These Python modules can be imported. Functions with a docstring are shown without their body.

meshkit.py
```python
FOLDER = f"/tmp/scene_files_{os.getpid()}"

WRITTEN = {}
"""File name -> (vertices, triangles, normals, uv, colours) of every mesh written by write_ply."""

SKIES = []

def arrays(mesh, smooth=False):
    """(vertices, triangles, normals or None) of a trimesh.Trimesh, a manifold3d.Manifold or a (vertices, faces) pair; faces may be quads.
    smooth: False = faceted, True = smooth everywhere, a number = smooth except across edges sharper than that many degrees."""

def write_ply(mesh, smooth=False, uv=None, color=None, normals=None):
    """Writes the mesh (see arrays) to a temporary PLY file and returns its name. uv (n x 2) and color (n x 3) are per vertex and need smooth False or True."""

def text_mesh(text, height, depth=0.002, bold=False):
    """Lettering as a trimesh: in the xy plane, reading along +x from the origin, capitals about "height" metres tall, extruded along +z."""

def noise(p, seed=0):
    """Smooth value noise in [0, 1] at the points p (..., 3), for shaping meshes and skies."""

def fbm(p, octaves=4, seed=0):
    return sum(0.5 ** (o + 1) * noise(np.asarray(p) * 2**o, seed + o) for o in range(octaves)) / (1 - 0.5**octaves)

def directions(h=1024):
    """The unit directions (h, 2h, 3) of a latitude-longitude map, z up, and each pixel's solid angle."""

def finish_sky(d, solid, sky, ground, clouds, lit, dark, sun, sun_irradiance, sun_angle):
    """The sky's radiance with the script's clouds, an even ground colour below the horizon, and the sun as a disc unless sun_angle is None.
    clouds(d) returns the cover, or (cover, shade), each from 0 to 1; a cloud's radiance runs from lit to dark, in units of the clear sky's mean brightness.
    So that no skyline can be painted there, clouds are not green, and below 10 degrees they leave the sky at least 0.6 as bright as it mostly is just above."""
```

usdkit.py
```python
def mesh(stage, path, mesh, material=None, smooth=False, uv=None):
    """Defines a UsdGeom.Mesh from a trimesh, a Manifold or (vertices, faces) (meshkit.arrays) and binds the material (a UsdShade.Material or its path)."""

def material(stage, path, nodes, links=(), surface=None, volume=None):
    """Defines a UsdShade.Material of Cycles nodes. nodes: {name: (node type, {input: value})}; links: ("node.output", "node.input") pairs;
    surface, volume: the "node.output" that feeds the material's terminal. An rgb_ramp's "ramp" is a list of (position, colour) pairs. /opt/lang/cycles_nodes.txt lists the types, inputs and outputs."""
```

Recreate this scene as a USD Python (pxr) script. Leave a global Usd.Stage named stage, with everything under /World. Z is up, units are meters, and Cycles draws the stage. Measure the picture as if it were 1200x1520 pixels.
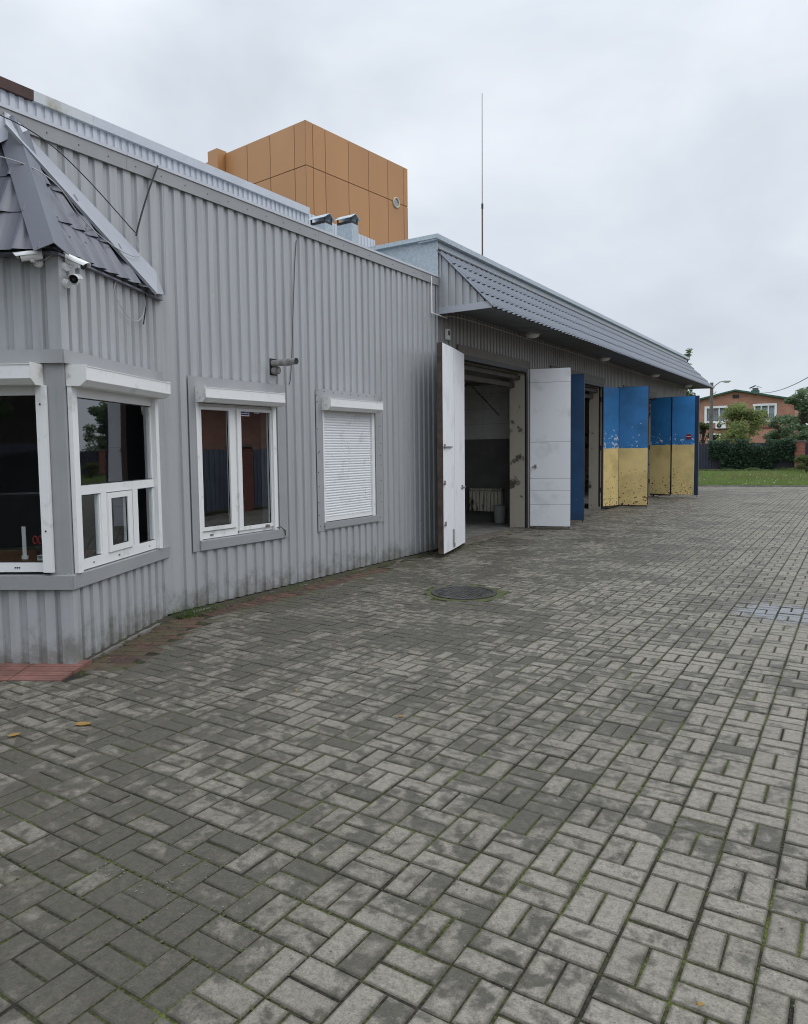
import math, random
import numpy as np
import trimesh
import usdkit, meshkit
from pxr import Gf, Sdf, Usd, UsdGeom, UsdLux, UsdShade, Vt

stage = Usd.Stage.CreateInMemory()
UsdGeom.SetStageUpAxis(stage, UsdGeom.Tokens.z)
UsdGeom.SetStageMetersPerUnit(stage, 1.0)
WORLD = UsdGeom.Xform.Define(stage, '/World')
UsdGeom.Scope.Define(stage, '/World/Looks')
rng = np.random.default_rng(7)
random.seed(7)

# ------------------------------------------------------------------ camera, sky, sun, exposure
FPX, CYPX, YAW, PITCH, ROLL, EYE = 1063.4, 739.9, -0.5717, -0.0680, -0.0119, 1.63
EXPOSURE = 0.36
cam = UsdGeom.Camera.Define(stage, '/World/camera')
fw = np.array([math.sin(YAW) * math.cos(PITCH), math.cos(YAW) * math.cos(PITCH), math.sin(PITCH)])
r0 = np.array([math.cos(YAW), -math.sin(YAW), 0.0]); u0 = np.cross(r0, fw)
rt = r0 * math.cos(ROLL) + u0 * math.sin(ROLL); up = -r0 * math.sin(ROLL) + u0 * math.cos(ROLL)
m4 = np.eye(4); m4[0, :3], m4[1, :3], m4[2, :3], m4[3, :3] = rt, up, -fw, (0, 0, EYE)
cam.AddTransformOp().Set(Gf.Matrix4d(*m4.ravel()))
AP = 36.0
cam.CreateHorizontalApertureAttr(AP); cam.CreateVerticalApertureAttr(AP * 1520 / 1200)
cam.CreateFocalLengthAttr(AP * FPX / 1200)
cam.CreateVerticalApertureOffsetAttr(-(760 - CYPX) / 1200 * AP)
cam.CreateClippingRangeAttr(Gf.Vec2f(0.05, 2000)); cam.CreateExposureAttr(EXPOSURE)

SUN_EL, SUN_AZ = math.radians(48), math.radians(70)          # azimuth from +y towards +x
sun = UsdLux.DistantLight.Define(stage, '/World/sun')
sun.CreateIntensityAttr(0.16); sun.CreateAngleAttr(35.0); sun.CreateNormalizeAttr(True)
sun.CreateColorAttr(Gf.Vec3f(1.0, 0.97, 0.93))
sun.AddRotateXYZOp().Set(Gf.Vec3f(90 - math.degrees(SUN_EL), 0, 180 - math.degrees(SUN_AZ)))

sky_mat = usdkit.material(stage, '/World/Looks/sky', {
    'tc': ('texture_coordinate', {}),
    'sky': ('sky_texture', {'sky_type': 'single_scattering', 'sun_disc': False, 'sun_elevation': SUN_EL, 'sun_rotation': SUN_AZ}),
    'map': ('mapping', {'scale': (1.0, 1.0, 1.7), 'location': (0.35, 0.2, 0.1)}),
    'n': ('noise_texture', {'scale': 2.0, 'detail': 5.0, 'roughness': 0.52, 'distortion': 0.2}),
    'ramp': ('rgb_ramp', {'ramp': [(0.29, (4.6, 5.0, 5.55)), (0.5, (5.75, 6.2, 6.8)), (0.71, (7.3, 7.65, 8.1))]}),
    'sep': ('separate_xyz', {}),
    'zen': ('map_range', {'range_type': 'smoothstep', 'from_min': 0.42, 'from_max': 1.0, 'to_min': 1.0, 'to_max': 2.3, 'clamp': True}),
    'lift': ('mix', {'mix_type': 'multiply', 'fac': 1.0}),
    'mx': ('mix', {'fac': 0.94}),
    'bg': ('background_shader', {'strength': 0.1}),
}, [('tc.generated', 'map.vector'), ('map.vector', 'n.vector'), ('n.fac', 'ramp.fac'), ('tc.generated', 'sep.vector'), ('sep.z', 'zen.value'),
    ('ramp.color', 'lift.color1'), ('zen.result', 'lift.color2'), ('sky.color', 'mx.color1'), ('lift.color', 'mx.color2'), ('mx.color', 'bg.color')], surface='bg.background')
dome = UsdLux.DomeLight.Define(stage, '/World/sky')
UsdShade.MaterialBindingAPI.Apply(dome.GetPrim()).Bind(sky_mat)
dome.GetPrim().SetCustomDataByKey('kind', 'structure'); dome.GetPrim().SetCustomDataByKey('label', 'overcast pale grey sky')

# ------------------------------------------------------------------ helpers
used = {}
def numbered(path):
    k = used.get(path, -1) + 1; used[path] = k
    return path if k == 0 else f'{path}_{k:03d}'

def tag(p, label=None, cat=None, group=None, kind=None):
    p = p.GetPrim() if hasattr(p, 'GetPrim') else p
    for k, v in (('label', label), ('category', cat), ('group', group), ('kind', kind)):
        if v: p.SetCustomDataByKey(k, v)
    return p

def thing(name, label, cat=None, group=None, loc=(0, 0, 0), kind=None):
    x = UsdGeom.Xform.Define(stage, numbered('/World/' + name))
    if tuple(loc) != (0, 0, 0): x.AddTranslateOp().Set(Gf.Vec3d(*map(float, loc)))
    return tag(x, label, cat, group, kind)

class MB:
    """collects faces, then builds ONE mesh"""
    def __init__(s): s.V, s.F, s.n = [], [], 0
    def add(s, v, f):
        v = np.asarray(v, float).reshape(-1, 3); f = np.asarray(f, int)
        if f.shape[1] == 4: f = np.vstack([f[:, [0, 1, 2]], f[:, [0, 2, 3]]])
        s.V.append(v); s.F.append(f + s.n); s.n += len(v); return s
    def mesh(s, m): return s.add(m.vertices, m.faces)
    def box(s, a, b):
        (x0, y0, z0), (x1, y1, z1) = a, b
        v = [(x, y, z) for x in (x0, x1) for y in (y0, y1) for z in (z0, z1)]
        return s.add(v, BOXF)
    def fbox(s, F, u0, u1, z0, z1, d0, d1):
        return s.add([F(u, z, d) for u in (u0, u1) for z in (z0, z1) for d in (d0, d1)], BOXF)
    def prism(s, F, poly, u0, u1):
        """poly of (z, d) extruded along u"""
        n = len(poly); v = [F(u, z, d) for u in (u0, u1) for z, d in poly]
        f = [(i, (i + 1) % n, n + (i + 1) % n) for i in range(n)] + [(i, n + (i + 1) % n, n + i) for i in range(n)]
        f += [(0, i, i + 1) for i in range(1, n - 1)] + [(n, n + i, n + i + 1) for i in range(1, n - 1)]
        return s.add(v, f)
    def slab(s, poly, z0, z1):
        n = len(poly); v = [(x, y, z0) for x, y in poly] + [(x, y, z1) for x, y in poly]
        f = [(i, (i + 1) % n, n + (i + 1) % n) for i in range(n)] + [(i, n + (i + 1) % n, n + i) for i in range(n)]
        f += [(0, i, i + 1) for i in range(1, n - 1)] + [(n, n + i, n + i + 1) for i in range(1, n - 1)]
        return s.add(v, f)
    def bar(s, a, b, w, h=None, upv=(0, 0, 1)):
        a, b = np.array(a, float), np.array(b, float); h = w if h is None else h
        d = (b - a) / np.linalg.norm(b - a); upv = np.array(upv, float)
        if abs(d @ upv) > .98: upv = np.array([1., 0, 0])
        r = np.cross(d, upv); r /= np.linalg.norm(r); q = np.cross(r, d)
        return s.add([p + r * i * w / 2 + q * j * h / 2 for p in (a, b) for i in (-1, 1) for j in (-1, 1)], BOXF)
    def tube(s, pts, r, n=8, caps=True):
        pts = np.asarray(pts, float); r = np.broadcast_to(np.asarray(r, float), len(pts))
        t = np.gradient(pts, axis=0); t /= np.maximum(np.linalg.norm(t, axis=1, keepdims=True), 1e-9)
        ref = np.array([0, 0, 1.]) if abs(t[0][2]) < .9 else np.array([1., 0, 0])
        v = []
        for p, d, rad in zip(pts, t, r):
            a = np.cross(d, ref); a /= np.linalg.norm(a); b = np.cross(d, a); ref = -np.cross(d, a) if False else ref
            v += [p + rad * (a * math.cos(q) + b * math.sin(q)) for q in np.linspace(0, 2 * math.pi, n, endpoint=False)]
        k = len(pts)
        f = [(i * n + j, i * n + (j + 1) % n, (i + 1) * n + (j + 1) % n, (i + 1) * n + j) for i in range(k - 1) for j in range(n)]
        s.add(v, f)
        if caps:
            s.add(v[:n], [(0, i, i + 1) for i in range(1, n - 1)]); s.add(v[-n:], [(0, i, i + 1) for i in range(1, n - 1)])
        return s
    def build(s, name, mat, parent=None, smooth=False, label=None, kind=None):
        base = '/World' if parent is None else str(parent.GetPath())
        p = usdkit.mesh(stage, numbered(base + '/' + name), (np.vstack(s.V), np.vstack(s.F)), mat, smooth=smooth)
        return tag(p, label, kind=kind)
BOXF = [(0, 1, 3, 2), (4, 6, 7, 5), (0, 4, 5, 1), (2, 3, 7, 6), (0, 2, 6, 4), (1, 5, 7, 3)]

def frame(o, U, N):
    o, U, N = np.array(o, float), np.array(U, float), np.array(N, float)
    U /= np.linalg.norm(U); N /= np.linalg.norm(N)
    return lambda u, z, d=0.0: np.array([o[0] + U[0] * u + N[0] * d, o[1] + U[1] * u + N[1] * d, z])

def primvar(prim, name, vals):
    UsdGeom.PrimvarsAPI(prim).CreatePrimvar(name, Sdf.ValueTypeNames.Color3fArray, 'vertex').Set(Vt.Vec3fArray.FromNumpy(np.asarray(vals, np.float32)))

MATS = {}
def mat(name, color, rough=0.5, metal=0.0, var=0.12, vs=3.0, bump=0.0, bs=60.0, stretch=(1, 1, 1), color2=None, ramp=(0.35, 0.7), spec=0.5, island=0.0, rvar=0.0, objr=0.0):
    """procedural paint, plaster, metal: two tones mixed by noise in place, optional fine relief"""
    if name in MATS: return MATS[name]
    c = np.array(color, float); c2 = np.array(color2, float) if color2 is not None else c * (1 - 2 * var)
    nodes = {'g': ('geometry', {}), 'map': ('mapping', {'scale': stretch}),
             'n': ('noise_texture', {'scale': vs, 'detail': 6.0, 'roughness': 0.6}),
             'r': ('rgb_ramp', {'ramp': [(ramp[0], tuple(c2)), (ramp[1], tuple(c))]}),
             'p': ('principled_bsdf', {'roughness': rough, 'metallic': metal, 'specular_ior_level': spec})}
    links = [('g.position', 'map.vector'), ('map.vector', 'n.vector'), ('n.fac', 'r.fac')]
    out = 'r.color'
    if island:
        nodes['hv'] = ('hsv', {}); nodes['iv'] = ('map_range', {'from_min': 0.0, 'from_max': 1.0, 'to_min': 1 - island, 'to_max': 1 + island})
        links += [('g.random_per_island', 'iv.value'), ('iv.result', 'hv.value'), (out, 'hv.color')]; out = 'hv.color'
    if objr:
        nodes['oi'] = ('object_info', {}); nodes['oh'] = ('hsv', {}); nodes['ov'] = ('map_range', {'to_min': 1 - objr, 'to_max': 1 + objr})
        links += [('oi.random', 'ov.value'), ('ov.result', 'oh.value'), (out, 'oh.color')]; out = 'oh.color'
    links.append((out, 'p.base_color'))
    if rvar:
        nodes['rr'] = ('map_range', {'from_min': 0.3, 'from_max': 0.7, 'to_min': rough + rvar, 'to_max': max(0.03, rough - rvar), 'clamp': True})
        links += [('n.fac', 'rr.value'), ('rr.result', 'p.roughness')]
    if bump:
        nodes['b'] = ('noise_texture', {'scale': bs, 'detail': 4.0}); nodes['bp'] = ('bump', {'strength': 1.0, 'distance': bump})
        links += [('g.position', 'b.vector'), ('b.fac', 'bp.height'), ('bp.normal', 'p.normal')]
    MATS[name] = usdkit.material(stage, '/World/Looks/' + name, nodes, links, surface='p.BSDF')
    return MATS[name]

def glass_mat(name, tint=(0.86, 0.9, 0.9), rough=0.0, wav=0.0):
    nodes = {'fr': ('fresnel', {}), 'io': ('mix_float', {'a': 2.45, 'b': 1 / 2.45}), 't': ('transparent_bsdf', {'color': tint}), 'gl': ('glossy_bsdf', {'color': (0.95, 0.97, 1.0), 'roughness': rough}),
             'm': ('mix_closure', {}), 'g': ('geometry', {}), 'n': ('noise_texture', {'scale': 1.3, 'detail': 1.0}), 'bp': ('bump', {'strength': 1.0, 'distance': wav})}
    links = [('g.backfacing', 'io.fac'), ('io.result', 'fr.IOR'), ('fr.fac', 'm.fac'), ('t.BSDF', 'm.closure1'), ('gl.BSDF', 'm.closure2'), ('g.position', 'n.vector'), ('n.fac', 'bp.height'), ('bp.normal', 'gl.normal')]
    return usdkit.material(stage, '/World/Looks/' + name, nodes, links, surface='m.closure')

def leaf_mat(name, c1, c2, rough=0.5):
    return usdkit.material(stage, '/World/Looks/' + name, {
        'g': ('geometry', {}), 'r': ('rgb_ramp', {'ramp': [(0.0, c1), (0.6, c2), (1.0, tuple(np.array(c2) * 1.35))]}),
        'n': ('noise_texture', {'scale': 1.2, 'detail': 2.0}), 'a': ('math', {'math_type': 'add'}), 'h': ('math', {'math_type': 'multiply', 'value2': 0.5}),
        'p': ('principled_bsdf', {'roughness': rough, 'specular_ior_level': 0.35}), 't': ('translucent_bsdf', {}), 'm': ('mix_closure', {'fac': 0.38})},
        [('g.random_per_island', 'a.value1'), ('g.position', 'n.vector'), ('n.fac', 'a.value2'), ('a.value', 'h.value1'), ('h.value', 'r.fac'),
         ('r.color', 'p.base_color'), ('r.color', 't.color'), ('p.BSDF', 'm.closure1'), ('t.BSDF', 'm.closure2')], surface='m.closure')

# ------------------------------------------------------------------ materials
def wall_mat(name, c):
    """sheet paint: faint rain streaks, splashed grime at the foot, scattered knocks and dents low down"""
    return usdkit.material(stage, '/World/Looks/' + name, {
        'g': ('geometry', {}), 's': ('separate_xyz', {}), 'mp': ('mapping', {'scale': (1.0, 9.0, 0.35)}), 'n': ('noise_texture', {'scale': 1.6, 'detail': 6.0, 'roughness': 0.6}),
        'r': ('rgb_ramp', {'ramp': [(0.28, tuple(np.array(c) * 0.84)), (0.5, c), (0.75, tuple(np.array(c) * 1.05))]}),
        'n2': ('noise_texture', {'scale': 5.0, 'detail': 6.0, 'roughness': 0.7}), 'gz': ('map_range', {'from_min': 0.0, 'from_max': 0.55, 'to_min': 0.28, 'to_max': -0.3, 'clamp': True}), 'ga': ('math', {'math_type': 'add'}),
        'gm': ('map_range', {'range_type': 'smoothstep', 'from_min': 0.42, 'from_max': 0.85, 'to_min': 0.0, 'to_max': 0.72, 'clamp': True}), 'gc': ('mix', {'color2': (0.12, 0.115, 0.09)}),
        'v': ('voronoi_texture', {'scale': 2.1, 'feature': 'f1'}), 'vm': ('map_range', {'range_type': 'smoothstep', 'from_min': 0.0, 'from_max': 0.085, 'to_min': 1.0, 'to_max': 0.0, 'clamp': True}),
        'vz': ('map_range', {'from_min': 0.9, 'from_max': 1.9, 'to_min': 1.0, 'to_max': 0.12, 'clamp': True}), 'vv': ('math', {'math_type': 'multiply'}),
        'b1': ('bump', {'strength': 1.0, 'distance': 0.016, 'invert': True}), 'nb': ('noise_texture', {'scale': 2.6, 'detail': 2.0}), 'b2': ('bump', {'strength': 1.0, 'distance': 0.0011}),
        'rr': ('map_range', {'from_min': 0.3, 'from_max': 0.7, 'to_min': 0.40, 'to_max': 0.27, 'clamp': True}), 'p': ('principled_bsdf', {})},
        [('g.position', 's.vector'), ('g.position', 'mp.vector'), ('mp.vector', 'n.vector'), ('n.fac', 'r.fac'), ('g.position', 'n2.vector'), ('s.z', 'gz.value'), ('gz.result', 'ga.value1'), ('n2.fac', 'ga.value2'), ('ga.value', 'gm.value'),
         ('r.color', 'gc.color1'), ('gm.result', 'gc.fac'), ('gc.color', 'p.base_color'), ('g.position', 'v.vector'), ('v.distance', 'vm.value'), ('s.z', 'vz.value'), ('vm.result', 'vv.value1'), ('vz.result', 'vv.value2'), ('vv.value', 'b1.height'),
         ('g.position', 'nb.vector'), ('nb.fac', 'b2.height'), ('b1.normal', 'b2.normal'), ('b2.normal', 'p.normal'), ('n2.fac', 'rr.value'), ('rr.result', 'p.roughness')], surface='p.BSDF')
WALLP = wall_mat('grey_wall_paint', (0.395, 0.405, 0.418))
TRIMP = mat('grey_trim_paint', (0.35, 0.357, 0.366), rough=0.4, var=0.06, vs=2.0, bump=0.001, bs=4.0)
TRIML = mat('light_grey_flashing', (0.42, 0.44, 0.48), rough=0.38, var=0.06, vs=2.0, bump=0.001, bs=4.0)
PALE = mat('pale_grey_sheet', (0.55, 0.57, 0.62), rough=0.42, var=0.06, vs=1.5, stretch=(1, 1, 0.3))
RUST = mat('rust_brown_cap', (0.075, 0.03, 0.024), rough=0.6, var=0.2, vs=4.0)
CAPW = mat('stained_pale_cap', (0.55, 0.56, 0.57), rough=0.5, color2=(0.36, 0.33, 0.27), vs=2.0, ramp=(0.3, 0.48))
GALV = mat('galvanised_sheet', (0.46, 0.52, 0.56), rough=0.42, metal=0.55, var=0.13, vs=26.0, rvar=0.1)
TILE = mat('dark_metal_tile', (0.135, 0.142, 0.175), rough=0.36, var=0.06, vs=2.0, bump=0.0008, bs=5.0)
TILEG = mat('grey_metal_tile', (0.15, 0.17, 0.205), rough=0.4, var=0.06, vs=1.5)
WHITE = mat('white_upvc', (0.80, 0.805, 0.80), rough=0.33, color2=(0.60, 0.60, 0.57), vs=7.0, ramp=(0.26, 0.42))
WHITED = mat('dirty_white_box_end', (0.74, 0.74, 0.72), rough=0.45, color2=(0.42, 0.42, 0.37), vs=9.0, ramp=(0.28, 0.46))
BLACKR = mat('black_rubber', (0.012, 0.012, 0.013), rough=0.5, var=0.1)
DARKM = mat('dark_steel', (0.02, 0.02, 0.022), rough=0.5, var=0.2, vs=8)
RUSTY = mat('rusty_brown_steel', (0.11, 0.07, 0.05), rough=0.75, color2=(0.035, 0.025, 0.02), vs=7.0)
SCREW = mat('screw_head', (0.03, 0.03, 0.035), rough=0.45)
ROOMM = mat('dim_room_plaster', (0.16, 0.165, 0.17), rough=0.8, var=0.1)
CONC = mat('floor_concrete', (0.26, 0.25, 0.235), rough=0.75, color2=(0.13, 0.125, 0.115), vs=3.0, bump=0.003, bs=30)
PLASTER = mat('peeling_plaster', (0.47, 0.425, 0.35), rough=0.85, color2=(0.10, 0.085, 0.065), vs=3.2, ramp=(0.36, 0.42), bump=0.006, bs=18)
ORANGE = mat('ochre_composite_panel', (0.45, 0.222, 0.088), rough=0.36, var=0.05, vs=0.6, stretch=(1, 1, .3), objr=.045)
ORANGEJ = mat('panel_joint_dark', (0.06, 0.035, 0.02), rough=0.8)
PIPE = mat('weathered_pipe', (0.32, 0.31, 0.30), rough=0.5, color2=(0.16, 0.15, 0.14), vs=20)
WOODB = mat('brown_wood', (0.12, 0.06, 0.03), rough=0.5, var=0.2, vs=6, stretch=(1, 12, 12))
CABLEW = mat('grey_cable', (0.50, 0.50, 0.50), rough=0.5)
CONCP = mat('grey_concrete_post', (0.26, 0.255, 0.24), rough=0.85, color2=(0.12, 0.11, 0.10), vs=5, bump=0.004, bs=40)
POLEW = mat('weathered_pole', (0.16, 0.145, 0.12), rough=0.85, var=0.2, vs=5)
IVYM = leaf_mat('ivy_leaf', (0.016, 0.038, 0.022), (0.085, 0.15, 0.085), 0.33)
TREEM = leaf_mat('garden_tree_leaf', (0.075, 0.105, 0.035), (0.34, 0.39, 0.14))
PEARM = leaf_mat('pear_tree_leaf', (0.06, 0.095, 0.05), (0.22, 0.31, 0.16))
SHRUBM = leaf_mat('shrub_leaf', (0.04, 0.06, 0.02), (0.13, 0.16, 0.05))
WEEDM = leaf_mat('weed_leaf', (0.05, 0.09, 0.02), (0.13, 0.21, 0.05))
GRASSM = leaf_mat('grass_blade', (0.085, 0.125, 0.035), (0.24, 0.34, 0.095), 0.6)
YLEAF = leaf_mat('yellow_fallen_leaf', (0.35, 0.2, 0.06), (0.5, 0.33, 0.1))
BARK = mat('bark', (0.07, 0.055, 0.04), rough=0.9, var=0.2, vs=12)
GLASS = glass_mat('window_glass', wav=0.0015)
GLASSD = glass_mat('far_window_glass', tint=(0.8, 0.84, 0.88))

def paver_mat(name, light, dark, moss=0.0):
    """concrete paver: tone of each piece (mesh colour 'tone'), dirt that gathers from its edges ('loc' runs -1..1 across the block), damp blotches and grit"""
    return usdkit.material(stage, '/World/Looks/' + name, {
        'g': ('geometry', {}), 'at': ('attribute', {'attribute': 'tone'}), 'sp': ('separate_color', {}), 'al': ('attribute', {'attribute': 'loc'}), 'sl': ('separate_xyz', {}),
        'ax': ('math', {'math_type': 'absolute'}), 'ay': ('math', {'math_type': 'absolute'}), 'dx': ('math', {'math_type': 'multiply_add', 'value2': -0.098, 'value3': 0.098}), 'dy': ('math', {'math_type': 'multiply_add', 'value2': -0.047, 'value3': 0.047}),
        'dm': ('math', {'math_type': 'minimum'}), 'nb': ('noise_texture', {'scale': 9.5, 'detail': 6.0, 'roughness': 0.62, 'distortion': 0.25}),
        'en': ('math', {'math_type': 'multiply_add', 'value2': 0.21}), 'ed': ('math', {'math_type': 'multiply_add', 'value2': -0.108}),
        'em': ('map_range', {'range_type': 'smoothstep', 'from_min': 0.022, 'from_max': 0.078, 'to_min': 1.0, 'to_max': 0.0, 'clamp': True}),
        'rim': ('map_range', {'range_type': 'smoothstep', 'from_min': 0.0, 'from_max': 0.014, 'to_min': 0.82, 'to_max': 0.0, 'clamp': True}), 'mx': ('math', {'math_type': 'maximum'}),
        'sh': ('math', {'math_type': 'multiply_add', 'value2': 0.40}), 'ns': ('noise_texture', {'scale': 1.25, 'detail': 5.0, 'roughness': 0.6}), 'nr': ('map_range', {'from_min': 0.3, 'from_max': 0.7, 'to_min': -0.30, 'to_max': 0.34}), 'sd': ('math', {'math_type': 'add'}),
        'blot': ('map_range', {'range_type': 'smoothstep', 'from_min': 0.58, 'from_max': 0.76, 'to_min': 0.0, 'to_max': 0.95, 'clamp': True}),
        'nf': ('noise_texture', {'scale': 150.0, 'detail': 3.0}), 'rf': ('rgb_ramp', {'ramp': [(0.3, (0.66, 0.66, 0.66)), (0.5, (1, 1, 1)), (0.68, (1.12, 1.11, 1.08)), (0.76, (1.8, 1.75, 1.65))]}),
        'c': ('mix', {'color1': dark, 'color2': light}), 'dirt': ('mix', {'color2': tuple(np.array(dark) * 1.0)}), 'wet': ('mix', {'color2': tuple(np.array(dark) * 0.66)}),
        'nl': ('noise_texture', {'scale': 34.0, 'detail': 5.0, 'roughness': 0.7}), 'rl': ('rgb_ramp', {'ramp': [(0.32, (0.70, 0.69, 0.66)), (0.5, (0.98, 0.98, 0.98)), (0.68, (1.22, 1.21, 1.18))]}), 'mot': ('mix', {'mix_type': 'multiply', 'fac': 1.0}),
        'fine': ('mix', {'mix_type': 'multiply', 'fac': 1.0}),
        'nm': ('noise_texture', {'scale': 3.1, 'detail': 5.0, 'roughness': 0.65}),
        'ma': ('math', {'math_type': 'multiply_add', 'value2': 0.5}),
        'mm': ('map_range', {'range_type': 'smoothstep', 'from_min': 0.62 - moss, 'from_max': 0.85 - moss, 'to_min': 0.0, 'to_max': 0.7, 'clamp': True}),
        'moss': ('mix', {'color2': (0.075, 0.07, 0.035)}),
        'pud': ('vector_math', {'math_type': 'distance', 'vector2': (-0.62, 7.80, 0.0)}),
        'pn': ('math', {'math_type': 'multiply_add', 'value2': 0.9}),
        'pm': ('map_range', {'range_type': 'smoothstep', 'from_min': 0.72, 'from_max': 1.0, 'to_min': 1.0, 'to_max': 0.0, 'clamp': True}),
        'pr': ('mix_float', {'b': 0.06}), 'pc': ('mix', {'color2': (0.055, 0.055, 0.055)}),
        'ro': ('map_range', {'from_min': 0.0, 'from_max': 1.0, 'to_min': 0.72, 'to_max': 0.45}),
        'ps': ('math', {'math_type': 'multiply_add', 'value2': -0.88, 'value3': 0.9}), 'hb': ('noise_texture', {'scale': 130.0, 'detail': 5.0, 'roughness': 0.7}), 'bp': ('bump', {'strength': 0.9, 'distance': 0.004}),
        'p': ('principled_bsdf', {'specular_ior_level': 0.4})},
        [('g.position', 'nb.vector'), ('at.color', 'sp.color'), ('al.vector', 'sl.vector'), ('sl.x', 'ax.value1'), ('sl.y', 'ay.value1'), ('ax.value', 'dx.value1'), ('ay.value', 'dy.value1'), ('dx.value', 'dm.value1'), ('dy.value', 'dm.value2'),
         ('nb.fac', 'en.value1'), ('dm.value', 'en.value3'), ('g.position', 'ns.vector'), ('ns.fac', 'nr.value'), ('nr.result', 'sd.value1'), ('sp.g', 'sd.value2'), ('sd.value', 'ed.value1'), ('en.value', 'ed.value3'), ('ed.value', 'em.value'), ('dm.value', 'rim.value'), ('em.result', 'mx.value1'), ('rim.result', 'mx.value2'),
         ('sd.value', 'sh.value1'), ('nb.fac', 'sh.value3'), ('sh.value', 'blot.value'), ('sp.r', 'c.fac'), ('c.color', 'dirt.color1'), ('mx.value', 'dirt.fac'), ('dirt.color', 'wet.color1'), ('blot.result', 'wet.fac'),
         ('g.position', 'nl.vector'), ('nl.fac', 'rl.fac'), ('wet.color', 'mot.color1'), ('rl.color', 'mot.color2'), ('g.position', 'nf.vector'), ('nf.fac', 'rf.fac'),
         ('mot.color', 'fine.color1'), ('rf.color', 'fine.color2'), ('g.position', 'nm.vector'), ('sp.b', 'ma.value1'), ('nm.fac', 'ma.value3'), ('ma.value', 'mm.value'),
         ('mm.result', 'moss.fac'), ('fine.color', 'moss.color1'), ('g.position', 'pud.vector1'), ('nb.fac', 'pn.value1'), ('pud.value', 'pn.value3'), ('pn.value', 'pm.value'),
         ('moss.color', 'pc.color1'), ('pm.result', 'pc.fac'), ('pc.color', 'p.base_color'), ('blot.result', 'ro.value'), ('ro.result', 'pr.a'), ('pm.result', 'pr.fac'), ('pr.result', 'p.roughness'),
         ('g.position', 'hb.vector'), ('hb.fac', 'bp.height'), ('pm.result', 'ps.value1'), ('ps.value', 'bp.strength'), ('bp.normal', 'p.normal')], surface='p.BSDF')
PAVER = paver_mat('grey_paver', (0.256, 0.236, 0.198), (0.110, 0.100, 0.077))
PAVERR = paver_mat('red_paver', (0.17, 0.088, 0.064), (0.085, 0.05, 0.037), moss=-0.03)
BED = usdkit.material(stage, '/World/Looks/joint_sand_moss', {
    'g': ('geometry', {}), 'n': ('noise_texture', {'scale': 2.6, 'detail': 6.0, 'roughness': 0.7}), 'n2': ('noise_texture', {'scale': 90.0, 'detail': 3.0}),
    'r': ('rgb_ramp', {'ramp': [(0.42, (0.030, 0.027, 0.022)), (0.53, (0.05, 0.055, 0.02)), (0.66, (0.09, 0.115, 0.026))]}),
    'r2': ('rgb_ramp', {'ramp': [(0.35, (0.5, 0.5, 0.5)), (0.65, (1.35, 1.35, 1.35))]}), 'm': ('mix', {'mix_type': 'multiply', 'fac': 1.0}),
    'bp': ('bump', {'strength': 1.0, 'distance': 0.006}), 'p': ('principled_bsdf', {'roughness': 0.9, 'specular_ior_level': 0.2})},
    [('g.position', 'n.vector'), ('g.position', 'n2.vector'), ('n.fac', 'r.fac'), ('n2.fac', 'r2.fac'), ('r.color', 'm.color1'), ('r2.color', 'm.color2'), ('m.color', 'p.base_color'),
     ('n2.fac', 'bp.height'), ('bp.normal', 'p.normal')], surface='p.BSDF')
SOIL = mat('soil', (0.09, 0.085, 0.05), rough=0.95, color2=(0.05, 0.07, 0.025), vs=2.0, bump=0.02, bs=12)

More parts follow.
